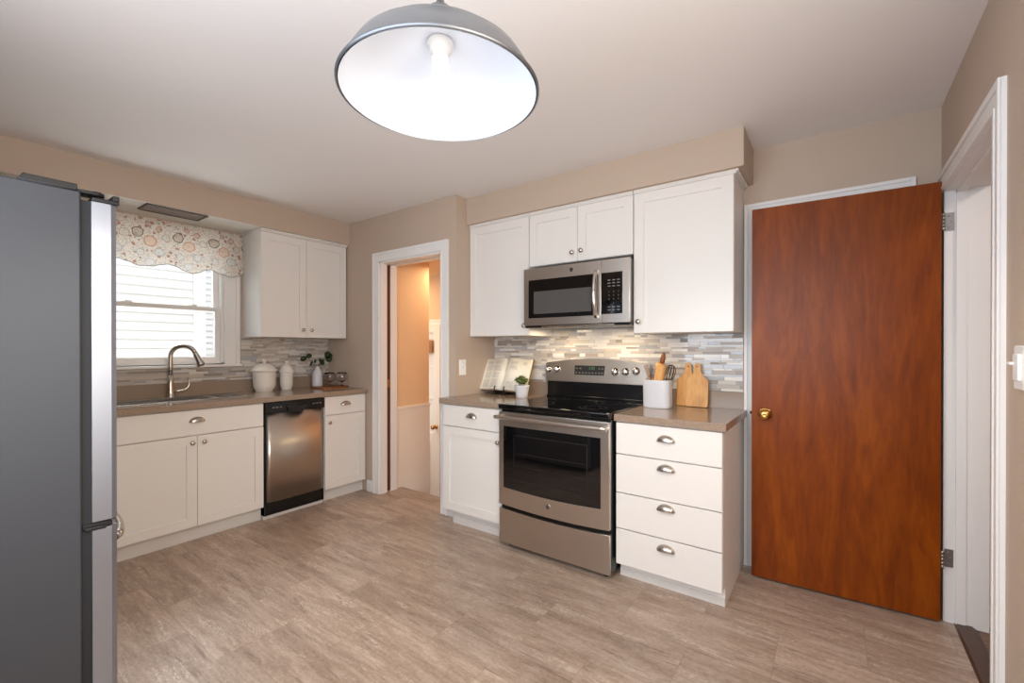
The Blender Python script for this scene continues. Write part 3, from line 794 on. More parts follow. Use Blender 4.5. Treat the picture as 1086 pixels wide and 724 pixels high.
# ================================================================== SINK + FAUCET
sk = thing('sink', (.27, -1.79, .76), 'stainless steel double-bowl sink set in the taupe worktop', 'sink')
bm = new()
def bowl(y0, y1):
    t = .004; x0, x1 = SX0 + .006, SX1 - .006; zb = .745
    box(bm, x0, x1, y0, y1, zb - t, zb); box(bm, x0, x0 + t, y0, y1, zb, .914); box(bm, x1 - t, x1, y0, y1, zb, .914)
    box(bm, x0, x1, y0, y0 + t, zb, .914); box(bm, x0, x1, y1 - t, y1, zb, .914)
bowl(SY0 + .006, -1.60); bowl(-1.575, SY1 - .006)
obj('bowl', bm, M['sinksteel'], sk)
bm = new(); e = .012
box(bm, SX0 - e, SX0 + .010, SY0 - e, SY1 + e, .9165, .920, .001); box(bm, SX1 - .016, SX1 + e + .014, SY0 - e, SY1 + e, .9165, .920, .001)
box(bm, SX0, SX1, SY0 - e, SY0 + .010, .9165, .920, .001); box(bm, SX0, SX1, SY1 - .010, SY1 + e, .9165, .920, .001); box(bm, SX0, SX1, -1.604, -1.571, .905, .919, .002)
obj('rim', bm, M['sinksteel'], sk)
for y in (-1.9, -1.48):
    bm = new(); lathe(bm, [(.04, 0), (.04, .003), (.02, .002), (.001, .001)], (.27, y, .745), 24); obj('drain', bm, M['chrome'], sk)
fx, fy = .070, -1.775
fa = thing('faucet', (fx, fy, .916), 'brushed nickel pull-down kitchen faucet at the sink', 'faucet')
bm = new(); lathe(bm, [(.031, 0), (.031, .006), (.027, .012), (.024, .05), (.020, .11), (.0165, .16)], (fx, fy, .916), 28); obj('base', bm, M['nickel'], fa)
dirx, diry = .58, .81; path = [(fx, fy, 1.07), (fx, fy, 1.14), (fx, fy, 1.20)]; R = .080
for i in range(15):
    a = PI - (PI * .90) * i / 14
    d_ = R + R * math.cos(a); path.append((fx + dirx * d_, fy + diry * d_, 1.215 + R * math.sin(a)))
bm = new(); tube(bm, path, .0155, 16); obj('spout', bm, M['nickel'], fa)
e = Vector(path[-1]); dv = (e - Vector(path[-2])).normalized()
bm = new(); tube(bm, [e - dv * .004, e + dv * .01, e + dv * .05, e + dv * .085, e + dv * .10], [.0165, .0175, .020, .025, .025], 18); sh = obj('spray_head', bm, M['nickel'], fa)
bm = new(); tube(bm, [e + dv * .098, e + dv * .104], .019, 18); obj('spray_nozzle', bm, M['blackplastic'], sh)
bm = new(); tube(bm, [(fx, fy, .962), (fx + .01, fy + .05, .962), (fx + .015, fy + .085, .968), (fx + .018, fy + .108, .99), (fx + .018, fy + .114, 1.03), (fx + .016, fy + .108, 1.062)], [.010, .0095, .009, .0085, .008, .006], 12); obj('lever', bm, M['nickel'], fa)

# ================================================================== FRIDGE
fr = thing('refrigerator', (1.545, -2.95, 0), 'grey-sided stainless french-door refrigerator at the left', 'refrigerator')
FX0, FX1 = 1.09, 2.0
bm = new(); box(bm, FX0, FX1, -3.32, -2.592, .03, 1.795, .006)
for x in (FX0 + .06, FX1 - .06):
    for y in (-3.25, -2.66): lathe(bm, [(.02, 0), (.02, .032)], (x, y, 0), 16)
obj('body', bm, M['fridge_side'], fr)
bm = new(); box(bm, FX0 + .012, FX1 - .010, -2.594, -2.567, .06, 1.77); obj('door_gasket', bm, M['darkgap'], fr)
def fdoor(nm, x0, x1, z0, z1, curve_right=True):
    bm = new(); yb = -2.567; n = 10; pts = [(x0, yb)]
    m_ = (x1 - x0)
    pts += [(x0, yb + .05)] + [(x0 + .012 + (m_ - .024) * i / n, yb + .066 + .010 * math.sin(PI * i / n)) for i in range(n + 1)] + [(x1, yb + .05), (x1, yb)]
    prism(bm, pts, 'z', z0, z1, bev=.003)
    return obj(nm, bm, M['steel_fridge'], fr)
dl = fdoor('fridge_door', FX0 + .001, 1.5435, .690, 1.772); drr = fdoor('fridge_door', 1.5465, FX1 - .001, .690, 1.772); dz = fdoor('freezer_drawer', FX0 + .001, FX1 - .001, .06, .668)
bm = new(); box(bm, FX0 + .004, FX1 - .003, -2.590, -2.515, .671, .687, .002); box(bm, FX1 - .035, FX1 + .002, -2.585, -2.53, .664, .676, .003); obj('centre_hinge', bm, M['blackplastic'], fr)
# handles
bm = new(); yh = -2.492
tube(bm, [(1.17 + .75 * i / 30, yh - .004 + .062 * math.sin(PI * i / 30) ** .55, .600) for i in range(31)], .016, 14)
obj('handle', bm, M['nickel'], dz)
for x, dd_ in ((1.50, dl), (1.59, drr)):
    bm = new(); tube(bm, [(x, yh, .80), (x, yh + .045, .805)] + [(x, yh + .05 + .015 * math.sin(PI * i / 10), .83 + .62 * i / 10) for i in range(11)] + [(x, yh + .045, 1.475), (x, yh, 1.48)], .012, 12)
    obj('handle', bm, M['steel_fridge'], dd_)
# top hinge covers
bm = new()
prism(bm, [(-2.735, 1.795), (-2.60, 1.795), (-2.60, 1.818), (-2.722, 1.818)], 'x', FX1 - .09, FX1 - .004, bev=.003)
box(bm, FX1 - .075, FX1 - .015, -2.60, -2.545, 1.795, 1.806, .003)
lathe(bm, [(.020, 0), (.020, .014), (.014, .018)], (FX1 - .045, -2.545, 1.795), 20)
box(bm, FX1 - .075, FX1 - .001, -2.566, -2.494, 1.772, 1.785, .003); box(bm, FX1 - .07, FX1 - .001, -2.512, -2.494, 1.785, 1.802, .002)
obj('hinge_cover', bm, M['blackplastic'], fr)
bm = new(); prism(bm, [(-2.735, 1.795), (-2.60, 1.795), (-2.60, 1.818), (-2.722, 1.818)], 'x', FX0 + .004, FX0 + .09, bev=.003); box(bm, FX0 + .001, FX0 + .075, -2.6, -2.494, 1.774, 1.80, .003)
obj('hinge_cover', bm, M['blackplastic'], fr)

# ================================================================== BROWN DOOR (open, hinged on the right wall opening)
hx, hy, lx, ly = 4.409, -.110, 3.637, -.149
ang = math.atan2(hy - ly, hx - lx); wd3 = math.hypot(hx - lx, hy - ly)
d3 = sthing('door_3', (hx, hy, .012), 'glossy reddish brown flush wooden door standing open against the back wall', 'door')
bm = new(); box(bm, hx - wd3, hx, hy, hy + .035, .012, 2.047, .0015); obj('door_slab', bm, M['doorwood'], d3)
kx = hx - wd3 + .065
bm = new(); lathe(bm, [(.034, 0), (.034, -.003), (.028, -.007), (.012, -.009), (.010, -.03), (.016, -.036), (.026, -.044), (.0285, -.052), (.026, -.060), (.016, -.065), (.006, -.066), (.001, -.064)], (kx, hy, .917), 36, 'y'); obj('door_knob', bm, M['brass'], d3)
bm = new(); box(bm, hx - wd3 - .0008, hx - wd3 + .001, hy + .006, hy + .029, .888, .946); box(bm, hx - wd3 - .010, hx - wd3, hy + .012, hy + .024, .909, .925, .001); obj('latch', bm, M['iron'], d3)
for z in (.30, 1.86):
    bm = new(); 
    for k_ in range(5): lathe(bm, [(.0055, 0), (.0055, .0155)], (hx + .006, hy + .001, z - .04 + .0165 * k_), 14)
    box(bm, hx - .001, hx + .0012, hy + .004, hy + .032, z - .041, z + .041)
    obj('hinge', bm, M['hinge'], d3)
d3.rotation_euler = (0, 0, ang)
# fixed hinge leaves on the jamb
for z in (.30, 1.865):
    bm = new(); box(bm, W + .003, W + .034, OY1 - .0165, OY1 - .0138, z - .042, z + .042, .0005); 
    for dz_ in (-.026, .0, .026): lathe(bm, [(.0035, 0), (.0035, -.0008), (.0005, -.001)], (W + .016 + (.008 if dz_ == 0 else 0), OY1 - .0165, z + dz_), 10, 'y')
    obj('hinge_leaf', bm, M['hinge'], t3)

# ================================================================== PENDANT LAMP
LX, LY, LZ, LR = 3.262, -2.198, 1.868, .2275
lp = thing('pendant_lamp', (LX, LY, LZ), 'large brushed metal dome pendant lamp with white inside', 'lamp')
prof = [(LR, 0), (LR * .985, .010), (LR * .975, .012), (LR * .93, .037), (LR * .85, .066), (LR * .72, .091), (LR * .55, .109), (LR * .38, .121), (LR * .22, .128), (.040, .131)]
bm = new(); lathe(bm, prof, (LX, LY, LZ), 72, cap=False); lathe(bm, [(LR, 0), (LR + .004, .002), (LR + .004, .006), (LR, .008)], (LX, LY, LZ), 72, cap=False)
shd = obj('lamp_shade', bm, M['lampout'], lp)
bm = new(); lathe(bm, [(a_ - .003, b_ - .001 if b_ > .0 else .0005) for a_, b_ in prof[:-1]] + [(.030, .127)], (LX, LY, LZ), 72, cap=False); obj('shade_lining', bm, M['lampin'], shd)
bm = new(); lathe(bm, [(.044, .128), (.044, .138), (.034, .150), (.034, .19), (.028, .200), (.012, .205), (.008, .227)], (LX, LY, LZ), 32); obj('socket_cup', bm, M['lampout'], lp)
bm = new(); tube(bm, [(LX, LY, LZ + .24), (LX, LY, H - .02)], .007, 12); obj('stem', bm, M['lampout'], lp)
bm = new(); lathe(bm, [(.062, 0), (.060, -.014), (.045, -.022), (.010, -.026)], (LX, LY, H), 32); obj('canopy', bm, M['lampout'], lp)
bm = new(); lathe(bm, [(.030, .127), (.032, .118), (.026, .115), (.026, .102), (.018, .100), (.018, .090)], (LX, LY, LZ), 24); obj('bulb_socket', bm, M['plastic'], lp)
bm = new(); lathe(bm, [(.013, .092), (.017, .084), (.0185, .074), (.0185, .030), (.016, .019), (.009, .012), (.001, .010)], (LX, LY, LZ), 24); obj('bulb', bm, M['bulb'], lp)
pl = bpy.data.lights.new('pendant_light', 'SPOT'); pl.energy = 30; pl.color = (1.0, .89, .76); pl.shadow_soft_size = .012; pl.spot_size = math.radians(172); pl.spot_blend = .35
po = bpy.data.objects.new('pendant_light', pl); C.objects.link(po); po.location = (LX, LY, LZ + .0)

# ================================================================== VALANCE
PROF = [(-2.32, 1.86), (-2.25, 1.845), (-2.19, 1.855), (-2.12, 1.88), (-2.069, 1.892), (-2.023, 1.880), (-1.961, 1.857), (-1.889, 1.861), (-1.839, 1.879), (-1.787, 1.892), (-1.744, 1.883), (-1.69, 1.856), (-1.635, 1.842), (-1.597, 1.855), (-1.559, 1.877), (-1.51, 1.889), (-1.45, 1.866), (-1.378, 1.848), (-1.325, 1.862), (-1.275, 1.885)]
def vz(y):
    for (a, b), (c, d_) in zip(PROF, PROF[1:]):
        if a <= y <= c:
            t_ = (y - a) / (c - a); t_ = t_ * t_ * (3 - 2 * t_); return b + (d_ - b) * t_
    return PROF[-1][1]
va = thing('valance', (.06, -1.79, 1.85), 'floral cotton valance with scalloped hem on the sink window', 'curtain')
bm = new(); nu, nv = 220, 14; grid = []
for i in range(nu + 1):
    y = -2.315 + (1.04) * i / nu; col_ = []
    zb = vz(y)
    for j in range(nv + 1):
        s_ = j / nv; z = 2.205 + (zb - 2.205) * s_
        x = .062 + .018 * s_ + .010 * (math.sin(y * 46) * (.35 + .65 * (1 - s_)) * .5 + .45 * math.sin(y * 23 + 1.3) * s_) + .004 * math.sin(y * 120) * max(0, 1 - s_ * 3)
        col_.append(bm.verts.new((x, y, z)))
    grid.append(col_)
for a, b in zip(grid, grid[1:]):
    for j in range(nv):
        f = bm.faces.new((a[j], a[j + 1], b[j + 1], b[j])); f.smooth = True
obj('fabric', bm, M['valance'], va)
bm = new(); tube(bm, [(.080 + .0045 * math.sin((-2.315 + 1.04 * i / 110) * 23 + 1.3), -2.315 + 1.04 * i / 110, vz(-2.315 + 1.04 * i / 110) - .001) for i in range(111)], .0028, 8); obj('piping', bm, M['piping'], va)
bm = new(); tube(bm, [(.024, -2.31, 2.18), (.046, -2.31, 2.18), (.046, -1.285, 2.18), (.024, -1.285, 2.18)], .006, 10); obj('curtain_rod', bm, M['white'], va)
# recessed grille under the soffit
gv = thing('ceiling_vent', (.235, -1.80, 2.236), 'recessed grey grille fixture under the soffit over the window', 'vent')
bm = new(); gx0, gx1, gy0, gy1 = .150, .345, -1.985, -1.625
box(bm, gx0, gx1, gy0, gy0 + .014, 2.226, 2.2355, .002); box(bm, gx0, gx1, gy1 - .014, gy1, 2.226, 2.2355, .002); box(bm, gx0, gx0 + .014, gy0, gy1, 2.226, 2.2355, .002); box(bm, gx1 - .014, gx1, gy0, gy1, 2.226, 2.2355, .002)
obj('frame', bm, M['grille'], gv)
bm = new(); box(bm, gx0 + .014, gx1 - .014, gy0 + .014, gy1 - .014, 2.231, 2.2355)
for i in range(22): box(bm, gx0 + .014, gx1 - .014, gy0 + .02 + i * .015, gy0 + .024 + i * .015, 2.229, 2.2312)
obj('louvre', bm, M['grille_in'], gv)

# ================================================================== THINGS ON THE WORKTOPS
# canisters
def canister(cx, cy, R_, h, label):
    t = thing('canister', (cx, cy, .916), label, 'canister', 'white ceramic canisters by the sink')
    bm = new(); p = [(R_ * .70, 0), (R_ * .72, .006), (R_ * .74, .010), (R_ * .86, .028), (R_ * .93, .05), (R_ * .95, h * .9), (R_ * .97, h)]
    lathe(bm, p, (cx, cy, .916), 48); obj('jar', bm, M['ceramic'], t)
    bm = new(); z = .916 + h
    lathe(bm, [(R_ * .97, 0), (R_ * 1.1, .002), (R_ * 1.12, .010), (R_ * 1.05, .018), (R_ * .93, .032), (R_ * .74, .052), (R_ * .46, .066), (R_ * .24, .071), (.012, .073), (.011, .078), (.016, .086), (.017, .094), (.012, .102), (.001, .105)], (cx, cy, z), 48)
    obj('lid', bm, M['ceramic'], t); return t
canister(.125, -1.135, .093, .165, 'wider white ceramic lidded canister nearer the sink')
canister(.120, -.945, .058, .150, 'slimmer white ceramic lidded canister beside the wider one')
# wooden tray board with vase and glasses
bm = new()
poly = []
cx, cy, a_, b_ = .262, -.614, .138, .181
for i in range(40):
    an = 2 * PI * i / 40; ca, sa = math.cos(an), math.sin(an)
    poly.append((cx + a_ * math.copysign(abs(ca) ** .45, ca), cy - .005 + (b_ - .045 + .0) * math.copysign(abs(sa) ** .45, sa)))
prism(bm, poly, 'z', .916, .930, bev=.002)
o = obj('serving_board', bm, M['board_dark']); tag(o, 'reddish wooden serving board under the vase and stem glasses', 'board')
vs_ = thing('vase', (.165, -.690, .930), 'white ceramic bottle vase with eucalyptus sprigs', 'vase')
vx, vy = .185, -.694
bm = new(); lathe(bm, [(.040, 0), (.044, .004), (.045, .02), (.045, .105), (.041, .122), (.028, .145), (.019, .160), (.017, .178), (.018, .182), (.014, .182), (.013, .16), (.001, .158)], (vx, vy, .930), 40); obj('bottle', bm, M['ceramic_matte'], vs_)
def leaf(bm, c, nrm, r_, mi=0):
    c = Vector(c); n_ = Vector(nrm).normalized(); u_ = n_.orthogonal().normalized(); v_ = n_.cross(u_)
    k_ = 10; top = [bm.verts.new(c + u_ * r_ * math.cos(2 * PI * i / k_) + v_ * r_ * .9 * math.sin(2 * PI * i / k_) - n_ * .12 * r_) for i in range(k_)]
    c1 = bm.verts.new(c + n_ * .1 * r_); c2 = bm.verts.new(c - n_ * .22 * r_)
    for i in range(k_):
        f = bm.faces.new((top[i], top[(i + 1) % k_], c1)); f.smooth = True; f.material_index = mi
        f = bm.faces.new((top[(i + 1) % k_], top[i], c2)); f.smooth = True; f.material_index = mi
bm = new(); bs = new()
P0 = Vector((vx, vy, 1.10))
for ends in ([(.0, -.075, 1.165), (.0, -.12, 1.205)], [(.0, .05, 1.175), (.01, .10, 1.195)], [(.01, .06, 1.165), (-.01, .13, 1.225)]):
    pts_ = [P0, Vector((vx + ends[0][0], vy + ends[0][1] * .55, ends[0][2] - .02)), Vector((vx + ends[1][0], vy + ends[1][1], ends[1][2]))]
    tube(bs, pts_, [.0022, .0018, .0012], 6)
    for q, (t_, rr) in enumerate(((.4, .024), (.65, .031), (.85, .031), (1.0, .033))):
        p_ = pts_[0].lerp(pts_[1], min(1, t_ * 2)) if t_ < .5 else pts_[1].lerp(pts_[2], (t_ - .5) * 2)
        leaf(bm, p_ + Vector((random.uniform(-.02, .02), random.uniform(-.010, .010), .022 * (-1) ** q)), (1, random.uniform(-1.2, .8), random.uniform(-.6, 1.0)), rr * .85)
obj('leaves', bm, M['leaf'], vs_); obj('stems', bs, M['leaf'], vs_)
# stem glasses
def glass(x, y, label):
    bm = new()
    lathe(bm, [(.001, .0), (.030, .0), (.030, .0015), (.006, .004), (.0035, .010), (.0035, .030), (.008, .036), (.029, .046), (.046, .066), (.050, .084), (.045, .108), (.038, .124), (.0372, .124), (.0440, .108), (.0490, .084), (.0450, .067), (.028, .0475), (.001, .040)], (x, y, .930), 40)
    o = obj('wine_glass', bm, M['glass']); tag(o, label, 'glass', 'stem glasses on the serving board'); return o
glass(.262, -.622, 'clear short-stemmed glass right beside the white vase')
glass(.345, -.548, 'clear short-stemmed glass nearest the corner wall')

# open book on a black stand
bk = thing('book', (1.95, -.17, .93), 'open cream-paged cookbook propped on the black stand', 'book')
BK_LEAN = .42
def bp(u, v, n):                                   # u across, v up the page, n out of the page
    a = math.radians(12)                            # turned towards the room
    y = -.185 + v * math.sin(BK_LEAN) - n * math.cos(BK_LEAN); z = .945 + v * math.cos(BK_LEAN) + n * math.sin(BK_LEAN)
    x = 1.918 + u
    return (x, y, z)
def page_n(u):                                     # page curvature
    t_ = abs(u); return .006 + .022 * math.exp(-((t_ - .06) / .07) ** 2) * (1 if t_ > .004 else .4) + .008
bm = new(); PW, PH = .228, .262; n = 36
def arch(u): return PH - .030 * (abs(u) / PW) ** 1.6
for side in (-1, 1):
    prev = None
    for i in range(n // 2 + 1):
        u = side * PW * i / (n // 2)
        nn_ = page_n(u) if i else .006
        cur = [bm.verts.new(bp(u, .0 if True else 0, nn_)), bm.verts.new(bp(u * .985, PH, nn_)), bm.verts.new(bp(u, .0, .003)), bm.verts.new(bp(u * .985, PH, .003))]
        if prev:
            for q, mi in (((0, 1, 'a'), 0), ((2, 3, 'b'), 0)):
                f = bm.faces.new((prev[q[0]], cur[q[0]], cur[q[1]], prev[q[1]])); f.smooth = True; f.material_index = mi
            for q0, q1 in ((0, 2), (1, 3)):
                f = bm.faces.new((prev[q0], cur[q0], cur[q1], prev[q1])); f.material_index = 1
        else: first = cur
        prev = cur
    f = bm.faces.new((prev[0], prev[1], prev[3], prev[2])); f.material_index = 1
obj('pages', bm, [M['paper'], M['page_edge']], bk)
bm = new()
vs2 = [bm.verts.new(bp(u, v_, n_)) for n_ in (-.002, .0025) for u, v_ in ((-PW - .006, -.006), (PW + .006, -.006), (PW + .004, PH + .006), (-PW - .004, PH + .006))]
for q in ((0, 1, 2, 3), (4, 5, 6, 7), (0, 1, 5, 4), (1, 2, 6, 5), (2, 3, 7, 6), (3, 0, 4, 7)): bm.faces.new([vs2[i] for i in q])
M['cover'] = flat('brown_book_cover', (112, 84, 62), .6); obj('cover', bm, M['cover'], bk)
bm = new()
def line(u0, u1, v_, hh=.0022):
    k_ = 6
    for i in range(k_):
        a = u0 + (u1 - u0) * i / k_; b = u0 + (u1 - u0) * (i + 1) / k_
        bm.faces.new([bm.verts.new(bp(p, q, page_n(p) + .0006)) for p, q in ((a, v_), (b, v_), (b, v_ + hh), (a, v_ + hh))])
v_ = .232
for i in range(26):
    if i in (3, 10, 17): v_ -= .008; continue
    line(-.195, -.125 + random.uniform(-.012, 0), v_); line(-.112, -.035 + random.uniform(-.012, 0), v_)
    if i < 8 or i > 19: line(.045, .11 + random.uniform(-.01, 0), v_)
    if i < 3: line(.15, .185, v_)
    v_ -= .0085
obj('print', bm, M['ink'], bk)
st = thing('book_stand', (1.94, -.2, .916), 'small black iron easel holding the open book', 'stand')
bm = new()
for u in (-.045, .045):
    tube(bm, [(1.918 + u, -.245, .922), (1.918 + u, -.19, .924), (1.918 + u, -.10, .924)], .0045, 10)
    tube(bm, [bp(u, -.013, -.004), bp(u, -.013, .040), bp(u, .012, .048), bp(u, .022, .044)], .0042, 10)
    tube(bm, [bp(u, -.02, -.010), bp(u, .10, -.010), bp(u, .20, -.010)], .0042, 10)
    tube(bm, [(1.918 + u, -.245, .921), bp(u, -.015, .040)], .0045, 10)
tube(bm, [bp(-.045, -.013, .030), bp(.045, -.013, .030)], .0042, 10); tube(bm, [bp(-.045, .20, -.010), bp(.045, .20, -.010)], .0042, 10)
tube(bm, [bp(0, .19, -.012), (1.918, -.035, .922)], .0042, 10); tube(bm, [(1.89, -.10, .924), (1.98, -.10, .924)], .0042, 10)
obj('frame', bm, M['iron'], st)
# small pot plant
px_, py_ = 2.168, -.275
pp = thing('potted_plant', (px_, py_, .916), 'small ribbed white pot of green herbs before the book', 'plant')
bm = new(); lathe(bm, [(.037, 0), (.040, .004), (.044, .03), (.051, .065), (.056, .085), (.056, .092), (.050, .092), (.048, .080), (.001, .078)], (px_, py_, .916), 48)
for v__ in bm.verts:
    dx_, dy_ = v__.co.x - px_, v__.co.y - py_; r_ = math.hypot(dx_, dy_)
    if r_ > .03 and v__.co.z < 1.005:
        k_ = 1 + .02 * math.sin((v__.co.z - .916) * 500); v__.co.x = px_ + dx_ * k_; v__.co.y = py_ + dy_ * k_
obj('pot', bm, M['ceramic_matte'], pp)
bm = new(); lathe(bm, [(.001, .083), (.048, .083), (.048, .079), (.001, .079)], (px_, py_, .916), 24, cap=False); obj('soil', bm, M['soil'], pp)
bm = new()
for i in range(46):
    a = random.uniform(0, 2 * PI); rr = random.uniform(.005, .058) * (1.15 if i % 3 else .6)
    leaf(bm, (px_ + rr * math.cos(a), py_ + rr * math.sin(a) * .8, 1.03 + random.uniform(-.008, .045) * (1 - rr * 8)), (random.uniform(-.6, .6), -1 + random.uniform(-.3, .6), random.uniform(0, 1.2)), random.uniform(.009, .016))
obj('leaves', bm, M['herb'], pp)
bm = new()
for i in range(9):
    a = i * .7; tube(bm, [(px_ + .01 * math.cos(a), py_ + .01 * math.sin(a), .995), (px_ + .035 * math.cos(a), py_ + .03 * math.sin(a), 1.035)], .0012, 5)
obj('stems', bm, M['herb'], pp)

# utensil crock
cx_, cy_ = 3.135, -.215
cr = thing('utensil_crock', (cx_, cy_, .916), 'oval white ceramic crock holding kitchen utensils', 'crock')
bm = new(); hR = .075; seg = 56
prof = [(.001, 0), (.93, 0), (.97, .004), (.985, .012), (1.0, .15), (1.0, .166), (.985, .1685), (.955, .1685), (.94, .165), (.93, .02), (.001, .015)]
rings = []
for r_, h_ in prof:
    ring = []
    for i in range(seg):
        a = 2 * PI * i / seg; c_, s_ = math.cos(a), math.sin(a); e_ = .62
        ring.append(bm.verts.new((cx_ + .083 * r_ * math.copysign(abs(c_) ** e_, c_), cy_ + .058 * r_ * math.copysign(abs(s_) ** e_, s_), .916 + h_)))
    rings.append(ring)
for a, b in zip(rings, rings[1:]):
    for i in range(seg):
        f = bm.faces.new((a[i], a[(i + 1) % seg], b[(i + 1) % seg], b[i])); f.smooth = True
obj('pot', bm, M['ceramic_matte'], cr)
def lat_dir(bm, prof, p0, p1, seg=24, mi=0):
    p0 = Vector(p0); d_ = (Vector(p1) - p0).normalized()
    tube(bm, [p0 + d_ * h_ for r_, h_ in prof], [r_ for r_, h_ in prof], seg, mi)
# rolling pin
rp = thing('rolling_pin', (3.125, -.22, .935), 'wooden rolling pin with dark handle standing in the crock', 'rolling pin')
b0 = Vector((3.120, -.215, .96)); b1 = Vector((3.178, -.225, 1.26)); dv = (b1 - b0).normalized()
bm = new(); lat_dir(bm, [(.012, 0), (.028, .004), (.030, .02), (.030, .205), (.028, .222), (.014, .228)], b0, b1); obj('barrel', bm, M['pinwood'], rp)
bm = new(); lat_dir(bm, [(.010, 0), (.015, .015), (.0155, .035), (.011, .062), (.005, .07)], b0 + dv * .226, b1 + dv); obj('handle', bm, M['pindark'], rp)
# wooden spoon behind the pin
sp = thing('wooden_spoon', (3.10, -.19, .935), 'wooden spoon just behind the rolling pin in the crock', 'spoon')
bm = new(); tube(bm, [(3.112, -.172, .94), (3.120, -.168, 1.09), (3.122, -.167, 1.12), (3.124, -.166, 1.15), (3.127, -.165, 1.18), (3.129, -.165, 1.195)], [.006, .006, .014, .022, .018, .004], 16)
obj('spoon_head', bm, M['pinwood'], sp)
# spatula leaning left
sa_ = thing('spatula', (3.09, -.22, .935), 'grey wooden spatula leaning left out of the crock', 'spatula')
bm = new(); tube(bm, [(3.125, -.205, .95), (3.09, -.205, 1.08), (3.080, -.205, 1.11)], .006, 12); obj('handle', bm, M['pindark'], sa_)
bm = new()
A_ = [(3.071, 1.112), (3.089, 1.106), (3.070, 1.178), (3.047, 1.172)]
prism(bm, [(3.078, 1.075), (3.092, 1.079), (3.074, 1.172), (3.066, 1.178), (3.048, 1.172), (3.046, 1.163)], 'y', -.209, -.203, bev=.001)
M['greywood'] = wood('weathered_spatula_wood', [(120, 100, 84), (158, 134, 112), (186, 162, 138)], (10, 10, 2), .5, .5)
obj('blade', bm, M['greywood'], sa_)
# whisk
wk = thing('whisk', (3.18, -.22, .935), 'wire balloon whisk with dark loops on the right of the crock', 'whisk')
bm = new(); w0 = Vector((3.170, -.200, .95)); w1 = Vector((3.214, -.198, 1.165)); wd0 = (w1 - w0).normalized(); side_ = Vector((wd0.z, 0, -wd0.x)).normalized(); dep_ = wd0.cross(side_)
for k_ in range(5):
    a = PI * k_ / 5; sd = side_ * math.cos(a) + dep_ * math.sin(a)
    pts_ = []
    for i in range(21):
        th = 2 * PI * (i / 20) - PI / 2; hgt = .055 + .055 * math.sin(th); wid = .036 * math.cos(th) * (.55 + .45 * (hgt / .11))
        pts_.append(w0 + wd0 * (.120 + hgt) + sd * wid)
    tube(bm, pts_, .0019, 8)
obj('wire_loops', bm, M['iron'], wk)
bm = new(); lat_dir(bm, [(.007, 0), (.009, .02), (.009, .10), (.006, .122)], w0, w1); obj('handle', bm, M['blackplastic'], wk)

# cutting boards: two, leaning on the upstand and tiles
def cutting(cx, wdt, yb, flip, label, hand, hb=.175, ht=.262, th=.012):
    lean = .13
    pl_ = [(-wdt / 2 + .008, 0), (wdt / 2 - .008, 0), (wdt / 2, .008), (wdt / 2, hb - .04)]
    for i in range(7):                                     # shoulder right
        a = PI / 2 * i / 6; pl_.append((wdt / 2 - (wdt / 2 - abs(.017) - 0) * (1 - math.cos(a)) * 1.0 + (0 if i else 0), hb - .04 + .055 * math.sin(a)))
    pl_ = [(-wdt / 2 + .008, 0), (wdt / 2 - .008, 0), (wdt / 2, .008)]
    def side(s_):
        e = wdt / 2
        far = (e - s_ * hand) if s_ > 0 else (e + hand)
        return [(e, hb - .028), (e - .006, hb - .016), (e - .02, hb - .007), (hand * s_ + .034 if s_ > 0 else .034 - hand, hb + .004), (hand * s_ + .022 if s_ > 0 else .022 - hand, hb + .020), (hand * s_ + .018 if s_ > 0 else .018 - hand, ht - .045)]
    R_ = side(1); L_ = side(-1)
    pl_ += [(x_, z_) for x_, z_ in R_]
    for i in range(13):
        a = -PI * .12 + PI * 1.24 * i / 12; pl_.append((hand + .019 * math.cos(a), ht - .019 + .019 * math.sin(a)))
    pl_ += [(-x_, z_) for x_, z_ in L_[::-1]]
    pl_ += [(-wdt / 2, .008)]
    bm = new(); prism(bm, [(cx + x_, z_) for x_, z_ in pl_], 'y', 0, -th, bev=.002)
    for v__ in bm.verts:
        z_, y_ = v__.co.z, v__.co.y
        v__.co.y = yb + y_ * math.cos(lean) + z_ * math.sin(lean); v__.co.z = .9175 + z_ * math.cos(lean) - y_ * 0 + (-y_) * math.sin(lean)
    t = thing('cutting_board', (cx, yb, .916), label, 'cutting board', 'bamboo cutting boards leaning on the backsplash')
    obj('board', bm, M['board'], t)
    bm = new(); yy = yb - th * math.cos(lean) + (ht - .019) * math.sin(lean) ; zz = .9175 + (ht - .019) * math.cos(lean)
    lathe(bm, [(.0045, .0), (.0045, -.0012), (.0005, -.0012)], (cx + hand, yy, zz), 16, 'y'); obj('hanging_hole', bm, M['pindark'], t)
cutting(3.268, .128, -.052, 1, 'bamboo cutting board behind, its handle on the left', .000, .186, .268)
cutting(3.326, .132, -.068, 1, 'bamboo cutting board in front, its handle on the right', .000, .186, .268)

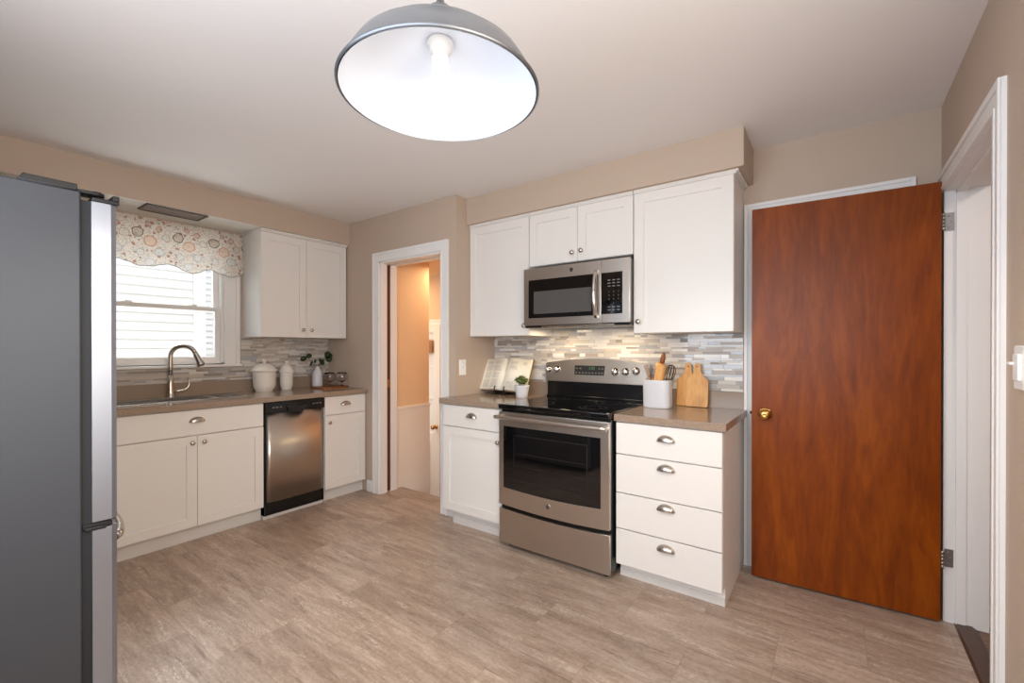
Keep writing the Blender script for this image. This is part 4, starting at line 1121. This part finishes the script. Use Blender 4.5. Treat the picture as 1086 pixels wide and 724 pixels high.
# ================================================================== SWITCHES
def switch(name, loc, label, axis, out, h=.118, wdt=.074):
    t = thing(name, loc, label, 'light switch'); x, y, z = loc
    def bx(bm, a0, a1, z0, z1, n0, n1, bev):
        box(bm, x + out * n0, x + out * n1, y + a0, y + a1, z + z0, z + z1, bev)
    bm = new(); bx(bm, -wdt / 2, wdt / 2, -h / 2, h / 2, 0, .006, .002); obj('plate', bm, M['plastic'], t)
    bm = new(); bx(bm, -.006, .006, -.013, .013, .004, .007, .001); box(bm, x + out * .005, x + out * .017, y - .004, y + .004, z + .0, z + .009, .0015); obj('toggle', bm, M['plastic'], t)
    for dz_ in (-.03, .03):
        bm = new(); lathe(bm, [(.003, .006 * out), (.003, .0068 * out), (.0004, .007 * out)], (x, y, z + dz_), 10, 'x')
        obj('screw', bm, M['plastic'], t)
switch('light_switch', (RX, -.405, 1.13), 'white light switch on the short wall left of the open book', 'x', 1)
t = thing('light_switch', (W, -1.165, 1.225), 'thick white dimmer switch on the right wall at the photo edge', 'light switch')
bm = new(); box(bm, W - .012, W, -1.215, -1.130, 1.165, 1.285, .004); obj('plate', bm, M['plastic'], t)
bm = new(); box(bm, W - .019, W - .010, -1.195, -1.150, 1.19, 1.262, .003); box(bm, W - .026, W - .010, -1.158, -1.128, 1.232, 1.240, .002); obj('slider', bm, M['plastic'], t)

# ================================================================== HALL BEHIND THE DOORWAY
FY = .72; HC = 2.10; LZ0 = -.52
bm = new(); box(bm, .66, .765, -.30, .14, -1.2, 2.3); struct('wall_hall_left', bm, M['hallwall'], 'warm beige wall inside the hall doorway', 'wall')
bm = new(); box(bm, -.8, 1.8, FY, FY + .1, -1.2, 2.3); struct('wall_hall_back', bm, M['hallwall'], 'orange-lit far wall of the stair hall', 'wall')
bm = new(); box(bm, -.9, -.8, -.3, FY + .1, -1.2, 2.3); box(bm, -.8, .66, -.36, -.30, -1.2, 0); struct('wall_hall_end', bm, M['hallwall'], 'end wall of the stair hall', 'wall')
bm = new(); box(bm, RX - .13, RX - .12, -.30, FY, -1.2, 2.3); struct('wall_hall_right', bm, M['hallwall'], 'right wall of the stair hall', 'wall')
bm = new(); box(bm, -.8, RX - .13, -.30, FY, 2.12, 2.2); struct('ceiling_hall', bm, M['hallwall'], 'warm ceiling of the stair hall', 'ceiling')
bm = new()
box(bm, .765, RX - .13, -.22, -.02, -1.2, -.185); box(bm, .765, RX - .13, -.02, .20, -1.2, -.36); box(bm, -.8, RX - .13, .14, FY, -1.2, LZ0); box(bm, .765, .79, -.30, -.22, -.3, 0)
struct('floor_hall_stairs', bm, M['hallfloor'], 'steps leading down inside the hall doorway', 'stairs')
bm = new(); box(bm, .765, .775, -.30, .14, -1.0, .712); box(bm, .765, .787, -.30, .142, .712, .738, .003)
struct('trim_7', bm, M['hallpaint'], 'white wainscot and chair rail inside the hall doorway', 'wainscot')
bm = new(); prism(bm, [(-.295, -.10), (-.295, .10), (-.27, .085), (-.22, .045), (-.15, -.02), (-.02, -.12), (.14, -.25), (.14, -.40), (-.1, -.25)], 'x', .775, .787)
struct('trim_8', bm, M['hallpaint'], 'white stair skirt board curving down in the hall', 'stair skirt')
# exterior door at the foot of the steps
xd0, xd1, zb_, zt_ = -.42, .375, LZ0 + .01, 1.53
hd = sthing('door_4', (0, FY, LZ0), 'white hall door with a glazed panel and woven blind', 'door')
gx0, gx1, gz0, gz1 = -.30, .272, .30, 1.46
bm = new(); y0, y1 = FY - .045, FY - .005
box(bm, xd0, gx0, y0, y1, zb_, zt_, .002); box(bm, gx1, xd1, y0, y1, zb_, zt_, .002); box(bm, gx0, gx1, y0, y1, gz1, zt_, .002); box(bm, gx0, gx1, y0, y1, zb_, gz0, .002)
box(bm, gx0 + .05, gx1 - .05, y0 - .006, y0, zb_ + .12, gz0 - .12, .003)
for z in (.69, 1.06): box(bm, gx0, gx1, y0 + .008, y0 + .03, z, z + .02)
obj('door_slab', bm, M['hallpaint'], hd)
bm = new(); box(bm, gx0, gx1, y0 + .018, y0 + .022, gz0, gz1); obj('pane', bm, M['ceramic'], hd)
bm = new(); lathe(bm, [(.026, 0), (.026, -.005), (.010, -.01), (.010, -.03), (.026, -.045), (.024, -.06), (.001, -.064)], (.318, y0, .375), 24, 'y'); obj('door_knob', bm, M['brass'], hd)
bl_ = thing('window_blind', (0, FY - .06, 1.23), 'rolled woven wood blind on the hall door glass', 'blind')
bm = new()
for i in range(9): box(bm, gx0 + .0, gx1 + .005, FY - .066 - .004 * (i % 2), FY - .052, 1.22 + i * .017, 1.235 + i * .017, .002)
obj('slats', bm, M['blind'], bl_)
bm = new(); casing(bm, 'x', xd0 - .005, xd1 + .005, zt_ + .005, FY, -1, .07, .018, z0=LZ0); struct('trim_9', bm, M['hallpaint'], 'white casing round the glazed hall door', 'door casing')

# ================================================================== SIDE HALL beyond the right opening
bm = new(); box(bm, 4.462, 6.2, -2.4, 0, -.05, -.003); struct('floor_side_hall', bm, M['hallfloor'], 'worn brown wood floor beyond the side door opening', 'floor')
bm = new(); box(bm, W + .15, 6.2, 0, .12, 0, H); struct('wall_side_hall_back', bm, M['wall'], 'tan wall beyond the side door opening', 'wall')
bm = new(); box(bm, 6.2, 6.3, -2.5, .12, 0, H); box(bm, W + .15, 6.3, -2.5, -2.4, 0, H); struct('wall_side_hall_right', bm, M['wall'], 'outer walls of the side hall', 'wall')
bm = new(); box(bm, W + .15, 6.3, -2.5, .12, H, H + .08); struct('ceiling_side_hall', bm, M['ceiling'], 'ceiling of the side hall', 'ceiling')
baseboard('baseboard_side_hall', [(W + .152, 6.2, -.014, 0)], 'white baseboard in the side hall')

# ================================================================== OUTSIDE: neighbour's siding
nb = thing('neighbour_house', (-3.1, -2.0, 0), 'white lap-sided neighbouring house seen through the sink window', 'house')
def siding(x, y0, y1, ex):
    bm = new(); z = -.4
    while z < 5.5:
        prism(bm, [(x, z), (x + .022, z), (x + .004, z + ex), (x, z + ex)], 'y', y0, y1) if False else None
        vs3 = [bm.verts.new((xx, yy, zz)) for yy in (y0, y1) for xx, zz in ((x, z), (x + .024, z), (x + .004, z + ex), (x, z + ex))]
        for q in ((0, 1, 2, 3), (4, 5, 6, 7), (1, 2, 6, 5), (0, 1, 5, 4), (2, 3, 7, 6)): bm.faces.new([vs3[i] for i in q])
        z += ex
    return bm
obj('siding', siding(-3.0, -7.5, -.615, .112), M['siding'], nb)
bm = new(); box(bm, -3.02, -2.955, -.615, -.47, -.4, 5.5, .003); obj('corner_board', bm, M['siding'], nb)
obj('siding', siding(-3.5, -.62, 2.2, .088), M['siding'], nb, label='recessed siding right of the corner board')
bm = new(); box(bm, -12, -.15, -9, 5, -.5, -.4)
M['lawn'] = flat('pale_ground', (150, 152, 140), .9); struct('ground', bm, M['lawn'], 'ground outside the kitchen window', 'ground')
